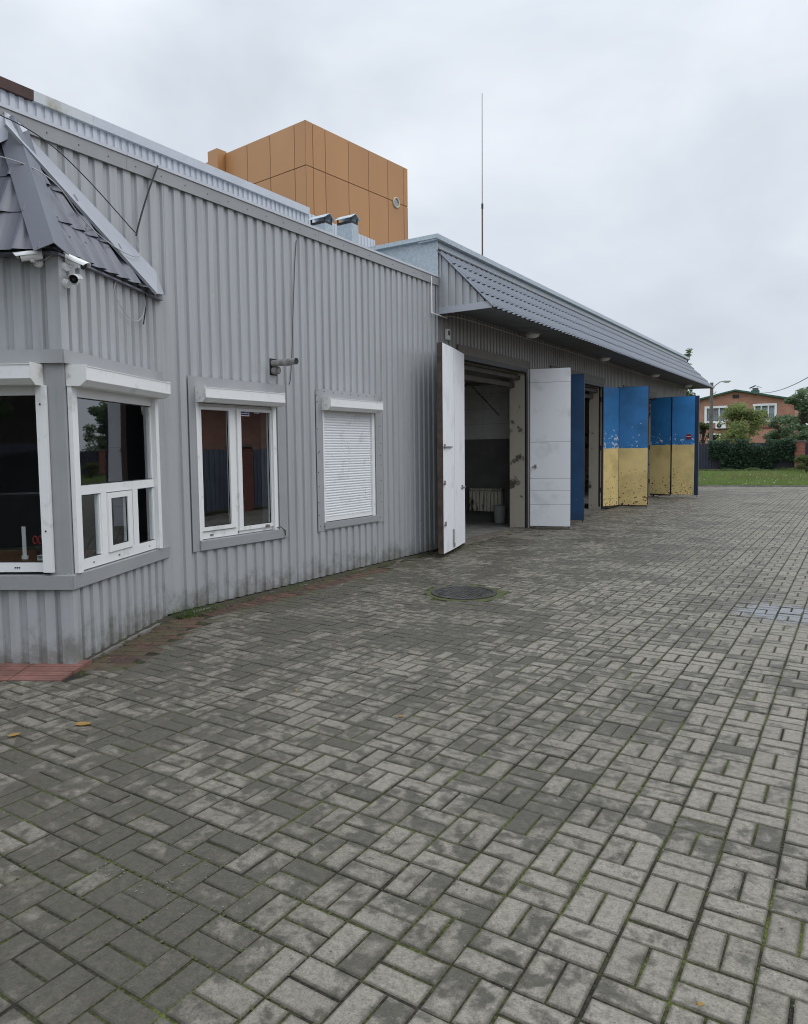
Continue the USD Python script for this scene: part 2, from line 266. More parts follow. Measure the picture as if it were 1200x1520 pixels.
def door_mat(name, top, bottom, zsplit, seed, chips=0.5, rust=0.5):
    """two-tone painted steel: flaked white primer on the lower blue, rust pocks and rubbed dirt on the yellow"""
    return usdkit.material(stage, '/World/Looks/' + name, {
        'g': ('geometry', {}), 's': ('separate_xyz', {}), 'st': ('math', {'math_type': 'greater_than', 'value2': zsplit}), 'c': ('mix', {'color1': bottom, 'color2': top}),
        'mp': ('mapping', {'location': (seed * 3.1, seed * 1.7, seed * 0.9)}),
        'n1': ('noise_texture', {'scale': 1.6, 'detail': 5.0, 'roughness': 0.6}), 'd1': ('rgb_ramp', {'ramp': [(0.3, (0.62, 0.60, 0.56)), (0.55, (1, 1, 1)), (0.8, (1.12, 1.1, 1.08))]}),
        'dm': ('mix', {'mix_type': 'multiply', 'fac': 0.8}),
        'n2': ('noise_texture', {'scale': 9.5, 'detail': 4.0, 'roughness': 0.6, 'distortion': 0.4}),
        'cz': ('map_range', {'from_min': zsplit, 'from_max': zsplit + 0.95, 'to_min': 0.13 * chips, 'to_max': -0.12, 'clamp': True}),
        'up': ('math', {'math_type': 'greater_than', 'value2': zsplit}), 'a1': ('math', {'math_type': 'add'}), 't1': ('math', {'math_type': 'greater_than', 'value2': 0.665}),
        'x1': ('math', {'math_type': 'multiply'}), 'cm': ('mix', {'color2': (0.62, 0.68, 0.74)}),
        'n3': ('noise_texture', {'scale': 17.0, 'detail': 4.0, 'roughness': 0.62}),
        'rz': ('map_range', {'from_min': 0.0, 'from_max': zsplit * 0.95, 'to_min': 0.10 * rust, 'to_max': -0.07, 'clamp': True}), 'a2': ('math', {'math_type': 'add'}),
        't2': ('map_range', {'from_min': 0.64, 'from_max': 0.665, 'to_min': 0.0, 'to_max': 1.0, 'clamp': True}), 'rm': ('mix', {'color2': (0.05, 0.025, 0.012)}),
        'p': ('principled_bsdf', {'roughness': 0.45})},
        [('g.position', 's.vector'), ('s.z', 'st.value1'), ('st.value', 'c.fac'), ('g.position', 'mp.vector'), ('mp.vector', 'n1.vector'), ('mp.vector', 'n2.vector'), ('mp.vector', 'n3.vector'),
         ('n1.fac', 'd1.fac'), ('c.color', 'dm.color1'), ('d1.color', 'dm.color2'), ('s.z', 'cz.value'), ('s.z', 'up.value1'), ('cz.result', 'a1.value1'), ('n2.fac', 'a1.value2'), ('a1.value', 't1.value1'),
         ('t1.value', 'x1.value1'), ('up.value', 'x1.value2'), ('dm.color', 'cm.color1'), ('x1.value', 'cm.fac'), ('s.z', 'rz.value'), ('rz.result', 'a2.value1'), ('n3.fac', 'a2.value2'), ('a2.value', 't2.value'),
         ('cm.color', 'rm.color1'), ('t2.result', 'rm.fac'), ('rm.color', 'p.base_color')], surface='p.BSDF')
BLUE, YELLOW = (0.04, 0.225, 0.54), (0.84, 0.65, 0.285)

# ------------------------------------------------------------------ ground and paving
WX = -5.75                                     # plane of the long wall
g = MB(); g.add([(-600, -300, -0.09), (600, -300, -0.09), (600, 900, -0.09), (-600, 900, -0.09)], [(0, 1, 2, 3)])
tag(g.build('ground', SOIL), 'open earth under and around the yard', kind='structure')
yard = thing('paved_yard', 'grey basket weave block paving of the yard, mossy in the joints', kind='structure')
def ground_h(x, y): return (meshkit.fbm(np.stack([x, y, 0 * x], -1) * 0.8 + 3, 2, seed=21) - .5) * 0.012
gx_, gy_ = np.meshgrid(np.linspace(-5.9, 3.2, 70), np.linspace(-15.5, 31.9, 360), indexing='ij')
gy2 = np.minimum(gy_, 31.2 + (gx_ + 5.35) * .285)
bed = MB().add(np.stack([gx_, gy2, ground_h(gx_, gy2) - .0085], -1).reshape(-1, 3), np.array([(i * 360 + j, (i + 1) * 360 + j, (i + 1) * 360 + j + 1, i * 360 + j + 1) for i in range(69) for j in range(359)]))
bed.add([(-24, -15.6, -.02), (-5.85, -15.6, -.02), (-5.85, 1.6, -.02), (-24, 1.6, -.02)], [(0, 1, 2, 3)])
bed.build('joint_bed', BED, yard)

PITCH_B, GAM, OX, OY = 0.206, 0.0041, -0.6518, 2.7211
MH = np.array([-3.79, 7.13]); MHR = 0.37
BC, BUR, BNR = np.array([-5.04, 3.16]), np.array([-.442, .897]), np.array([.897, .442])
BUR /= np.linalg.norm(BUR); BNR /= np.linalg.norm(BNR)
BUL = np.array([-.8713, -.4907]); BNL = np.array([.4907, -.8713])

def in_red(x, y):
    """the strip of red pavers that follows the bay and the long wall"""
    p = np.array([x, y]) - BC; d, u = p @ BNR, p @ BUR
    return (d < 0.42 and -0.03 < u < 1.75) or (x < -5.38 and y > 4.3 and y < 8.2)
def in_tiles(x, y):
    p = np.array([x, y]) - BC; d, u = p @ BNL, p @ BUL
    return d < 0.33 and u > -0.10

def paver_piece(cx, cy, a, L, W, dz, tx, ty):
    """12 points of a block with bevelled top edges"""
    ca, sa = math.cos(a), math.sin(a); out = []
    b = 0.0045
    for (ins, z) in ((b, 0.0), (0.0, -b), (0.0, -0.045)):
        for sx, sy in ((-1, -1), (1, -1), (1, 1), (-1, 1)):
            lx, ly = sx * (L / 2 - ins), sy * (W / 2 - ins)
            out.append((cx + lx * ca - ly * sa, cy + lx * sa + ly * ca, z + dz + tx * lx + ty * ly))
    return out
LOC = np.array([(-.95, -.91, 0), (.95, -.91, 0), (.95, .91, 0), (-.95, .91, 0)] + [(-1, -1, 0), (1, -1, 0), (1, 1, 0), (-1, 1, 0)] * 2, float)
PF = np.array([(0, 1, 2, 3)] + [(4 + i, 4 + (i + 1) % 4, (i + 1) % 4, i) for i in range(4)] + [(8 + i, 8 + (i + 1) % 4, 4 + (i + 1) % 4, 4 + i) for i in range(4)])
pieces, tones = [], []
cg, sg = math.cos(GAM), math.sin(GAM)
bx0, bx1, by0, by1 = -27, 17, -19, 142
ii, jj = np.meshgrid(np.arange(bx0, bx1), np.arange(by0, by1), indexing='ij')
ctr = np.stack([OX + ((ii + .5) * cg - (jj + .5) * sg) * PITCH_B, OY + ((ii + .5) * sg + (jj + .5) * cg) * PITCH_B, 0 * ii], -1).reshape(-1, 3)
wear = meshkit.fbm(ctr * np.array([.9, .55, 1]) + 11, 3, seed=3); wear2 = meshkit.fbm(ctr * 2.3 + 5, 2, seed=9)
hgt = ground_h(ctr[:, 0], ctr[:, 1])
k = 0
for i in range(bx0, bx1):
    for j in range(by0, by1):
        c = ctr[k]; w1, w2, hh = wear[k], wear2[k], hgt[k]; k += 1
        if c[1] > 31.05 + (c[0] + 5.35) * 0.285 or c[0] > 2.5: continue
        vert = (i + j) % 2 != 0
        for s in (-1, 1):
            off = s * PITCH_B / 4
            px, py = (c[0] + off, c[1]) if vert else (c[0], c[1] + off)
            if px < WX + 0.05 or in_red(px, py) or in_tiles(px, py): continue
            if ((px, py) - BC) @ BNR < 0.02 and py > 3.1 and py < 4.7: continue
            if ((px, py) - BC) @ BNL < 0.02 and py < 3.2 and px < -5.0: continue
            if np.hypot(px - MH[0], py - MH[1]) < MHR + 0.075: continue
            a = GAM + (math.pi / 2 if vert else 0) + rng.normal(0, .006)
            L, W = .1958 + rng.normal(0, .0014), .0940 + rng.normal(0, .0012)
            rim = 0.0
            pieces.append(paver_piece(px + rng.normal(0, .0011), py + rng.normal(0, .0011), a, L, W, hh + rng.normal(0, .0014) - 0.002, rng.normal(0, .006), rng.normal(0, .008)))
            near = np.clip((-0.75 - px + (w1 - .5) * 2.2) / 1.9, 0, 1) * np.clip((22 - py) / 13, 0.12, 1)           # grubbier towards the wall
            tone = np.clip(0.90 - 0.36 * near + (w1 - .5) * -0.3 + rng.normal(0, .075), 0.05, 1.0)
            damp = np.clip(0.19 + (w2 - .5) * .3 + (w1 - .5) * .2 + 0.30 * near + rng.normal(0, .09) + (.28 if rng.random() < .07 else 0), 0, 1)
            moss = np.clip(0.02 + 0.5 * np.clip((-4.55 - px) / 1.0, 0, 1) * np.clip((12.5 - py) / 2, 0, 1) + rng.normal(0, .06), 0, 1)
            tones.append((tone, damp, moss))
pieces = np.array(pieces); tones = np.array(tones)
# the 300 that show largest become pieces of their own
cen = pieces[:, :4].mean(1); rel = cen - np.array([0, 0, EYE]); dep = rel @ fw
sx, sy = FPX * (rel @ rt) / dep, CYPX - 760 + 0 - FPX * (rel @ up) / dep
vis = (dep > .5) & (np.abs(sx) < 590) & (sy < 750) & (sy > -750)
score = np.where(vis, 1 / np.maximum(dep, .3) ** 3, 0)
top = np.argsort(-score)[:300]
for q in top:
    mb = MB(); mb.add(pieces[q], PF); pr = mb.build('paver', PAVER, yard)
    primvar(pr, 'tone', np.repeat(tones[q][None], 12, 0)); primvar(pr, 'loc', LOC)
rest = np.setdiff1d(np.arange(len(pieces)), top)
mb = MB(); mb.add(pieces[rest].reshape(-1, 3), (PF[None] + 12 * np.arange(len(rest))[:, None, None]).reshape(-1, 4))
pr = mb.build('paving_field', PAVER, yard, kind='stuff'); primvar(pr, 'tone', np.repeat(tones[rest], 12, 0)); primvar(pr, 'loc', np.tile(LOC, (len(rest), 1)))

# red pavers along the bay and the wall
red = thing('red_paver_strip', 'strip of mossy red brown pavers along the foot of the wall', kind='structure')
def red_piece(cx, cy, a, L=.198, W=.0965, m=.3):
    mb = MB(); mb.add(paver_piece(cx, cy, a, L, W, rng.normal(0, .0015) - .001, rng.normal(0, .006), rng.normal(0, .006)), PF)
    pr = mb.build('paver', PAVERR, red); primvar(pr, 'tone', np.repeat(np.array([[np.clip(rng.normal(.5, .25), 0, 1), np.clip(rng.normal(.35, .15), 0, 1), np.clip(rng.normal(m, .12), 0, 1)]]), 12, 0)); primvar(pr, 'loc', LOC)
an = math.atan2(BNR[1], BNR[0])
for r_ in range(17):
    for q in range(3):
        u = -0.02 + r_ * 0.102; d = 0.115 + q * 0.203 + (0.1 if r_ % 2 else 0) - 0.05
        if d > .45: continue
        P = BC + BUR * u + BNR * d
        if P[0] < WX + .12: continue
        red_piece(P[0], P[1], an + rng.normal(0, .01), m=.75 - d)
for r_ in range(36):
    for q in range(2):
        y = 4.42 + r_ * 0.103; x = WX + .10 + q * 0.203 - (0.0 if r_ % 2 else 0.05)
        if (np.array([x, y]) - BC) @ BUR < 1.72 and (np.array([x, y]) - BC) @ BNR < .46: continue
        red_piece(x, y, rng.normal(0, .012), m=.55 - q * .15)
# broken concrete edge under the sheets
ce = MB(); y = 4.66
while y < 9.6:
    l = rng.uniform(.12, .5); w = rng.uniform(.03, .075)
    ce.box((WX - .02, y, -.01), (WX + w, y + l - .01, rng.uniform(.006, .02))); y += l + rng.uniform(0, .12)
u = 0.1
FR = frame(BC, BUR, BNR); FL = frame(BC, BUL, BNL)
while u < 1.6:
    l = rng.uniform(.15, .4); ce.fbox(FR, u, u + l - .012, -.01, rng.uniform(.008, .02), -.02, rng.uniform(.03, .06)); u += l
tag(ce.build('concrete_edge', CONC), 'broken concrete edging under the grey sheet wall', kind='structure')

so = MB()
for F, u0_, u1_ in ((frame((WX, 0), (0, 1), (1, 0)), 4.62, 9.7), (FR, .05, 1.6)):
    uu = np.arange(u0_, u1_, .03); w_ = .035 + .12 * meshkit.noise(np.stack([uu * 3.1, 0 * uu + u0_, 0 * uu], -1)) ** 1.5 + .03 * meshkit.noise(np.stack([uu * 14, 0 * uu + 5, 0 * uu], -1))
    v = [F(a, z, d) for a, w in zip(uu, w_) for z, d in ((.024, -.03), (.020, w * .45), (-.006, w))]
    so.add(v, [(3 * i + j, 3 * i + j + 1, 3 * i + j + 4, 3 * i + j + 3) for i in range(len(uu) - 1) for j in (0, 1)])
DIRT = mat('foot_dirt', (.052, .045, .032), rough=.95, color2=(.05, .06, .02), vs=7, ramp=(.4, .5), bump=.012, bs=60)
tag(so.build('foot_soil', DIRT, smooth=True), 'damp soil and moss gathered along the foot of the grey wall', kind='stuff')
lt = MB()
for _ in range(420):
    if rng.random() < .75: x, y = WX + .03 + abs(rng.normal(0, .16)), rng.uniform(4.6, 10.0)
    else: P_ = BC + BUR * rng.uniform(.1, 1.6) + BNR * (.03 + abs(rng.normal(0, .12))); x, y = P_
    if x < WX + .03: continue
    a, l, w = rng.uniform(0, 6.3), rng.uniform(.006, .022), rng.uniform(.003, .009); ca_, sa_ = math.cos(a), math.sin(a); z = .012 + rng.uniform(0, .006)
    lt.add([(x - l * ca_, y - l * sa_, z), (x + w * sa_, y - w * ca_, z + .003), (x + l * ca_, y + l * sa_, z), (x - w * sa_, y + w * ca_, z + .004)], [(0, 1, 2, 3)])
tag(lt.build('litter', mat('dry_litter', (.30, .24, .14), rough=.8, island=.5)), 'dry leaf scraps along the wall foot', kind='stuff')

# terracotta slabs at the foot of the bay
RT = mat('terracotta_slab', (0.27, 0.125, 0.10), rough=0.7, color2=(0.15, 0.075, 0.06), vs=7, bump=0.003, bs=40)
names = ['cracked pink red slab under the bay beside its corner post', 'pink red slab under the bay at the left edge of the yard', 'pink red slab beyond the left edge of the yard']
for s, (ua, ub) in enumerate(((-.07, .33), (.34, .74), (.75, 1.15))):
    t = MB()
    for e in range(10):                                     # ribbed tread
        d0 = -.11 + e * .044
        t.fbox(FL, ua + .012 * (e > 5) * (s == 0), ub, -.012, (.024 if e < 4 else .024 - .0035 * (e - 3)) + (.0015 if e % 2 else 0), d0, d0 + .044)
    tag(t.build('floor_slab', RT), names[s], kind='structure')

# manhole
mh = thing('manhole', 'round dark iron manhole cover in a mossy ring of the paving', 'manhole', loc=(MH[0], MH[1], 0))
IRON = mat('cast_iron', (0.10, 0.095, 0.09), rough=0.42, metal=0.4, color2=(.035, .033, .03), vs=9, bump=0.002, bs=50)
def ring(r0, r1, z0, z1, n=48):
    m = MB(); a = np.linspace(0, 2 * math.pi, n, endpoint=False)
    v = [(r * math.cos(t), r * math.sin(t), z) for r, z in ((r0, z0), (r0, z1), (r1, z1), (r1, z0)) for t in a]
    f = [(p * n + i, p * n + (i + 1) % n, ((p + 1) % 4) * n + (i + 1) % n, ((p + 1) % 4) * n + i) for p in range(4) for i in range(n)]
    m.add(v, f); return m
ring(.325, .37, -.03, .008).build('rim', IRON, mh)
cv = MB(); cv.mesh(trimesh.creation.cylinder(radius=.318, height=.03, sections=48).apply_translation((0, 0, -.012)))
for a in range(-5, 6):
    for b in range(-5, 6):
        if math.hypot(a, b) * .056 < .285: cv.box((a * .056 - .019, b * .056 - .019, .002), (a * .056 + .019, b * .056 + .019, .0085))
cv.build('cover', IRON, mh)
MOSSM = mat('moss', (0.085, 0.105, 0.028), rough=0.95, color2=(0.045, 0.05, 0.02), vs=14, bump=0.01, bs=50)
ms = ring(.372, .455, -.03, -.003, 64)
v = ms.V[0]; rr = np.hypot(v[:, 0], v[:, 1]); k = np.where(rr > .43, 1 + .2 * (meshkit.noise(np.stack([np.arctan2(v[:, 1], v[:, 0]) * 3 + 9, 0 * rr, 0 * rr], -1)) - .4), 1); v[:, 0] *= k; v[:, 1] *= k
tag(MB().add(v + np.array([MH[0], MH[1], 0]), ms.F[0]).build('moss_ring', MOSSM), 'green moss around the manhole', kind='stuff')
MOSS_S = trimesh.creation.icosphere(1, 1.0); mm = MB()                                                     # tufts of moss along joints
for _ in range(6500):
    i, j = rng.integers(-24, 4), rng.integers(-6, 42)
    al = rng.uniform(-.5, .5)
    q = (i + al, j) if rng.random() < .5 else (i, j + al)
    x, y = OX + (q[0] * cg - q[1] * sg) * PITCH_B, OY + (q[0] * sg + q[1] * cg) * PITCH_B
    if x < WX + .3 or meshkit.noise(np.array([x * 1.1, y * 1.1, 0.])) < .5: continue
    r = rng.uniform(.0022, .0052); s = MOSS_S; vv = s.vertices * np.array([r * rng.uniform(1, 1.8), r * rng.uniform(1, 1.8), r * .6]) + np.array([x + rng.normal(0, .0015), y + rng.normal(0, .0015), -.006 + (meshkit.noise(np.array([x, y, 0.]) * .8 + 3) - .5) * .010])
    mm.add(vv, s.faces)
tag(mm.build('joint_moss', MOSSM, smooth=True), 'moss tufts in the paving joints', kind='stuff')
gr = MB(); ico = trimesh.creation.icosphere(0, 1.0)
n_ = 0
while n_ < 4200:
    y = 1.6 + 9 * rng.random() ** 1.6; x = rng.uniform(-5.5, .2)
    w = meshkit.noise(np.array([x * 2.1 + 40, y * 2.1, 0.]))
    if w < .55 and rng.random() > .15: continue
    r = rng.uniform(.0012, .0038); gr.add(ico.vertices * r * rng.uniform(.6, 1.3, 3) + np.array([x, y, ground_h(np.array([x]), np.array([y]))[0] + .0005]), ico.faces); n_ += 1
GRIT = mat('grit', (0.5, 0.49, 0.45), rough=0.8, island=0.5)
tag(gr.build('grit', GRIT), 'loose grit on the paving', kind='stuff')
print('pavers', len(pieces))

# ------------------------------------------------------------------ corrugated sheet
PP = 0.1425
def prof(u, pitch=PP, depth=0.023):
    t = (u / pitch) % 1.0
    return -depth * np.interp(t, [0, .54, .60, .93, 1.0], [0, 0, 1, 1, 0])
def corr(F, ua, ub, zfn, cuts=(), pitch=PP, depth=0.023, d0=0.0):
    """trapezoidal sheet: F(u, z, d); zfn(u) lists the (low, high) runs of metal at u"""
    ks = np.arange(math.floor(ua / pitch) - 1, math.ceil(ub / pitch) + 1)
    bp = sorted({round(x, 5) for k in ks for x in ((k + 0) * pitch, (k + .54) * pitch, (k + .60) * pitch, (k + .93) * pitch) if ua < x < ub} | {ua, ub} | {c for c in cuts if ua < c < ub})
    m = MB()
    for p, q in zip(bp[:-1], bp[1:]):
        for n, (lo, hi) in enumerate(zfn((p + q) / 2)):
            lp, hp_ = zfn(p + 1e-6)[n]; lq, hq = zfn(q - 1e-6)[n]
            m.add([F(p, lp, d0 + prof(p + 1e-7, pitch, depth)), F(q, lq, d0 + prof(q - 1e-7, pitch, depth)), F(q, hq, d0 + prof(q - 1e-7, pitch, depth)), F(p, hp_, d0 + prof(p + 1e-7, pitch, depth))], [(0, 1, 2, 3)])
    return m
def screws(F, pts, parent, d=0.004, r=0.0055):
    m = MB()
    for u, z in pts: m.add([F(u + r * math.cos(a), z + r * math.sin(a), d + .003) for a in np.linspace(0, 2 * math.pi, 7)[:-1]] + [F(u + 1.5 * r * math.cos(a), z + 1.5 * r * math.sin(a), d) for a in np.linspace(0, 2 * math.pi, 7)[:-1]],
                           [(0, 1, 2, 3), (0, 3, 4, 5)] + [(i, (i + 1) % 6, 6 + (i + 1) % 6, 6 + i) for i in range(6)])
    return m.build('screws', SCREW, parent, kind='stuff')

# ------------------------------------------------------------------ office building
off = thing('office_building', 'long building clad in grey corrugated sheets with a projecting bay and two shuttered windows', 'building')
FW = frame((WX, 0), (0, 1), (1, 0))
H = 4.22
def zmain(u):
    if u < 4.62: return [(3.0, H)]
    if 5.04 < u < 6.21: return [(.035, .64), (2.37, H)]
    if 7.05 < u < 8.22: return [(.035, .64), (2.37, H)]
    return [(.035, H)]
edges = [1.9, 3.04, 4.18, 5.32, 6.47, 7.60, 8.74, 9.985]
for a, b in zip(edges[:-1], edges[1:]):
    corr(FW, a, b + (0.012 if b < 9.9 else 0), zmain, (4.62, 5.04, 6.21, 7.05, 8.22), d0=0.0 if edges.index(a) % 2 else 0.0015).build('wall_sheet', WALLP, off)
# inner walls, floor, ceiling, roof
core = MB()
for a, b, z0, z1 in ((4.66, 5.04, .0, 2.9), (6.21, 7.05, 0, 2.9), (8.22, 9.98, 0, 2.9), (5.04, 6.21, 0, .70), (5.04, 6.21, 2.31, 2.9), (7.05, 8.22, 0, .70), (7.05, 8.22, 2.31, 2.9), (1.9, 9.98, 2.9, 4.2)):
    core.fbox(FW, a, b, z0, z1, -.24, -.03)
core.box((-12, 9.8, 0), (-5.99, 9.98, 4.2)); core.box((-9.6, 1.4, 0), (-9.4, 9.8, 2.9))
core.box((-12, 1.92, 3.01), (-5.99, 2.05, 4.2)); core.box((-12, 1.92, .0), (-7.02, 2.05, 2.9))
core.build('inner_wall', ROOMM, off)
FE_ = frame((-12, 1.885), (1, 0), (0, -1))
for a, b in ((0, 2.3), (2.3, 4.6), (4.6, 6.22)): corr(FE_, a, b, lambda u: [(.03 if u < 4.98 else 3.0, H)], (4.98,)).build('wall_sheet', WALLP, off)
eo = MB(); eo.slab([(WX - .02, 1.9), (WX - .02, 2.74), (-7.0, 2.03), (-7.02, 1.9)], 2.985, 3.005); eo.build('eave_board', TRIMP, off)
fl = MB(); fl.slab([(-9.4, 2.35), (-5.99, 3.2), (-5.99, 9.8), (-9.4, 9.8)], -.02, .06); fl.build('floor', ROOMM, off)
cl = MB(); cl.slab([(-9.4, 1.95), (-6.95, 2.1), (-6.0, 2.75), (-6.0, 9.79), (-9.4, 9.79)], 2.78, 2.88); cl.build('ceiling', ROOMM, off)
rf = MB(); rf.slab([(-12, 1.76), (-5.79, 1.76), (-5.79, 9.98), (-12, 9.98)], 4.205, 4.26); ROOF = rf.build('roof', GALV, off)
# coping: face strip, bright cap
for a, b in ((1.9, 4.30), (4.303, 7.02), (7.023, 9.99)):
    c = MB(); c.prism(FW, [(4.205, .006), (4.205, .0225), (4.325, .030), (4.325, .006)], a, b); c.build('coping_face', TRIMP, off)
    c = MB(); c.prism(FW, [(4.327, .040), (4.327, -.20), (4.348, -.20), (4.356, .040)], a, b); c.build('coping_cap', PALE, off)
screws(FW, [(u, 4.262) for u in np.arange(2.4, 9.9, .285)], off, d=.027, r=.0045)
corner = MB(); corner.fbox(FW, 9.93, 9.995, .035, 4.2, .001, .005); corner.box((WX - .06, 9.987, .035), (WX + .005, 9.996, 4.2)); corner.build('corner_flashing', WALLP, off)

# raised upper wall set back on the roof
FB = frame((-10.0, 0), (0, 1), (1, 0))
corr(FB, -1.0, 11.89, lambda u: [(4.27, 6.60)], pitch=.126).build('upper_wall', PALE, off)
corr(FB, 11.892, 14.4, lambda u: [(4.27, 6.635)], pitch=.126).build('upper_wall', PALE, off)
for a, b, m_, lab in ((-1.0, 5.98, RUST, 'rust brown cap'), (5.983, 6.9, CAPW, 'stained cap'), (6.903, 11.93, PALE, None)):
    c = MB(); c.prism(FB, [(6.58, .05), (6.72, .06), (6.745, -.3), (6.58, -.3)], a, b); c.build('upper_cap', m_, off, label=lab)
bk = MB(); bk.box((-16, -1, 4.0), (-10.03, 11.88, 6.57)); bk.box((-16, 11.9, 4.0), (-10.03, 14.4, 6.55)); bk.build('upper_block', GALV, off)
# two roof vents with bent caps
for x, y, z1 in ((-8.0, 9.90, 5.50), (-8.0, 10.65, 5.69)):
    wx, wy = .17, .10
    v = MB(); v.box((x - wx, y - wy, 4.26), (x + wx, y + wy, z1)); V = v.build('roof_vent', GALV, off)
    for e in (-1, 1):
        c = MB(); c.add([(x + sx_ * (wx + .02), y + e * yy_, z1 + zz + dz) for sx_ in (-1, 1) for yy_, zz in ((0, .175), (wy + .04, .085)) for dz in (0, .008)], BOXF); c.build('vent_cap', GALV, V)
    for sx_ in (-1, 1):
        for sy_ in (-1, 1): l = MB(); l.bar((x + sx_ * wx * .9, y + sy_ * wy * .85, z1 - .02), (x + sx_ * wx * .9, y + sy_ * wy * .85, z1 + .11), .02); l.build('cap_leg', DARKM, V)
    d = MB(); d.box((x - wx * .93, y - wy * .93, z1 - .03), (x + wx * .93, y + wy * .93, z1 + .05)); d.build('flue_mouth', BLACKR, V)

# ---- bay
for F, ub, cut in ((FR, 1.60, None), (FL, 2.3, None)):
    corr(F, .085, ub, lambda u: [(.024, .61)]).build('bay_sheet', WALLP, off)
    corr(F, .085, ub, lambda u: [(2.40, 3.16)]).build('bay_sheet', WALLP, off)
for z0, z1 in ((.023, .598), (2.407, 3.15)):
    cp = MB()
    for F in (FR, FL): cp.fbox(F, -.004, .095, z0, z1, -.002, .004)
    cp.build('bay_corner_strip', WALLP, off)
for F, n in ((FR, 1.685), (FL, 2.3)):
    s = MB(); s.prism(F, [(.598, -.01), (.602, .024), (.708, .030), (.716, -.03)], -.016, n); s.build('bay_sill', TRIMP, off)
    s = MB(); s.prism(F, [(2.30, -.04), (2.303, .026), (2.405, .020), (2.406, -.01)], -.013, n + .03); s.build('bay_band', TRIMP, off)
p = MB(); p.fbox(FR, .0, .10, .70, 2.31, -.06, -.004); p.fbox(FL, .0, .17, .70, 2.31, -.06, -.004); p.build('bay_post', TRIMP, off)
p = MB(); p.fbox(FR, 1.47, 1.66, .60, 2.40, -.06, .001); p.fbox(FR, 1.60, 1.68, .035, 3.15, -.03, .003); p.fbox(FW, 4.59, 4.72, .035, 3.15, .001, .006); p.fbox(FW, 4.72, 4.75, .035, 4.2, .001, .004); p.build('bay_junction_strip', WALLP, off)
bw = MB()
for F, n in ((FR, 1.6), (FL, 2.3)):
    bw.fbox(F, .03, n, 0, .70, -.12, -.03); bw.fbox(F, .03, n, 2.29, 3.1, -.12, -.03)
bw.fbox(FL, 1.75, 2.3, 0.7, 2.3, -.12, -.03)
bw.build('bay_inner_wall', ROOMM, off)
e = BC + BUR * 1.6; w_ = BC + BUL * 2.28
bc = MB(); bc.slab([tuple(BC - BNR * .1 - BNL * .1), (e[0] - .1, e[1]), (WX - .3, 4.6), (WX - 1.2, 3.0), tuple(w_ - BNL * .1)], 2.80, 2.88); bc.build('bay_ceiling', ROOMM, off)
bf = MB(); bf.slab([tuple(BC - BNR * .1 - BNL * .1), (e[0] - .1, e[1]), (WX - .3, 4.6), (WX - 1.2, 3.0), tuple(w_ - BNL * .1)], -.02, .055); bf.build('bay_floor', ROOMM, off)

def shutter_box(F, u0, u1, parent, z0=2.138, z1=2.296, D=.155):
    b = MB(); b.prism(F, [(z1 - .002, .004), (z1 - .016, D), (z0 + .042, D), (z0 + .001, D - .05), (z0, .004)], u0 + .006, u1 - .006)
    b.prism(F, [(z1 + .003, .004), (z1 - .011, D + .004), (z1 - .017, D + .004), (z1 - .004, .004)], u0 + .006, u1 - .006)
    B = b.build('shutter_box', WHITE, parent)
    for a in (u0, u1 - .006): e = MB(); e.prism(F, [(z1, .002), (z1, D + .002), (z0 + .040, D + .002), (z0 - .002, D - .052), (z0 - .002, .002)], a, a + .006); e.build('box_end', WHITED, parent)
    return B
def rect(m, F, u0, u1, z0, z1, wl, wr, wb, wt, d0, d1):
    m.fbox(F, u0, u0 + wl, z0, z1, d0, d1); m.fbox(F, u1 - wr, u1, z0, z1, d0, d1)
    m.fbox(F, u0 + wl, u1 - wr, z0, z0 + wb, d0, d1 - .001); m.fbox(F, u0 + wl, u1 - wr, z1 - wt, z1, d0, d1 - .001)
def pane(F, u0, u1, z0, z1, d, parent, gasket=.008):
    q = MB(); q.add([F(u0, z0, d), F(u1, z0, d), F(u1, z1, d), F(u0, z1, d)], [(0, 1, 2, 3)]); q.build('pane', GLASS, parent)
    q = MB(); rect(q, F, u0, u1, z0, z1, gasket, gasket, gasket, gasket, d - .004, d + .004); q.build('gasket', BLACKR, parent)
def trim(F, u0, u1, z0, z1, a0, a1, b0, b1, parent, reveal=.10):
    t = MB(); rect(t, F, u0, u1, z0, z1, a0 - u0, u1 - a1, b0 - z0, z1 - b1, .001, .006)
    t.fbox(F, a0 - .004, a0, b0, b1, -reveal, .004); t.fbox(F, a1, a1 + .004, b0, b1, -reveal, .004); t.fbox(F, a0, a1, b1, b1 + .004, -reveal, .004)
    return t.build('flashing_trim', TRIMP, parent)

# bay window on the right face
m = MB(); rect(m, FR, .115, 1.45, .722, 2.14, .055, .045, .08, .075, -.05, .004)
m.fbox(FR, .17, 1.405, 1.307, 1.380, -.05, .003)
for a, b in ((.455, .540), (.985, 1.078)): m.fbox(FR, a, b, .80, 1.307, -.05, .002)
Wn = m.build('window', WHITE, off, label='white bay window with a small opening sash low in the middle')
m = MB(); rect(m, FR, .542, .945, .806, 1.300, .05, .075, .05, .046, -.03, .016); m.build('sash', WHITE, Wn)
pane(FR, .17, 1.405, 1.38, 2.065, -.02, Wn); pane(FR, .17, .455, .802, 1.307, -.02, Wn); pane(FR, .592, .870, .856, 1.254, .002, Wn); pane(FR, 1.078, 1.405, .802, 1.307, -.02, Wn)
for u, z0, z1 in ((1.385, 1.38, 2.065), (.437, .802, 1.307), (1.385, .802, 1.307)): b = MB(); b.fbox(FR, u, u + .018, z0 + .008, z1 - .008, -.045, -.006); b.build('glazing_bead', WHITE, Wn)
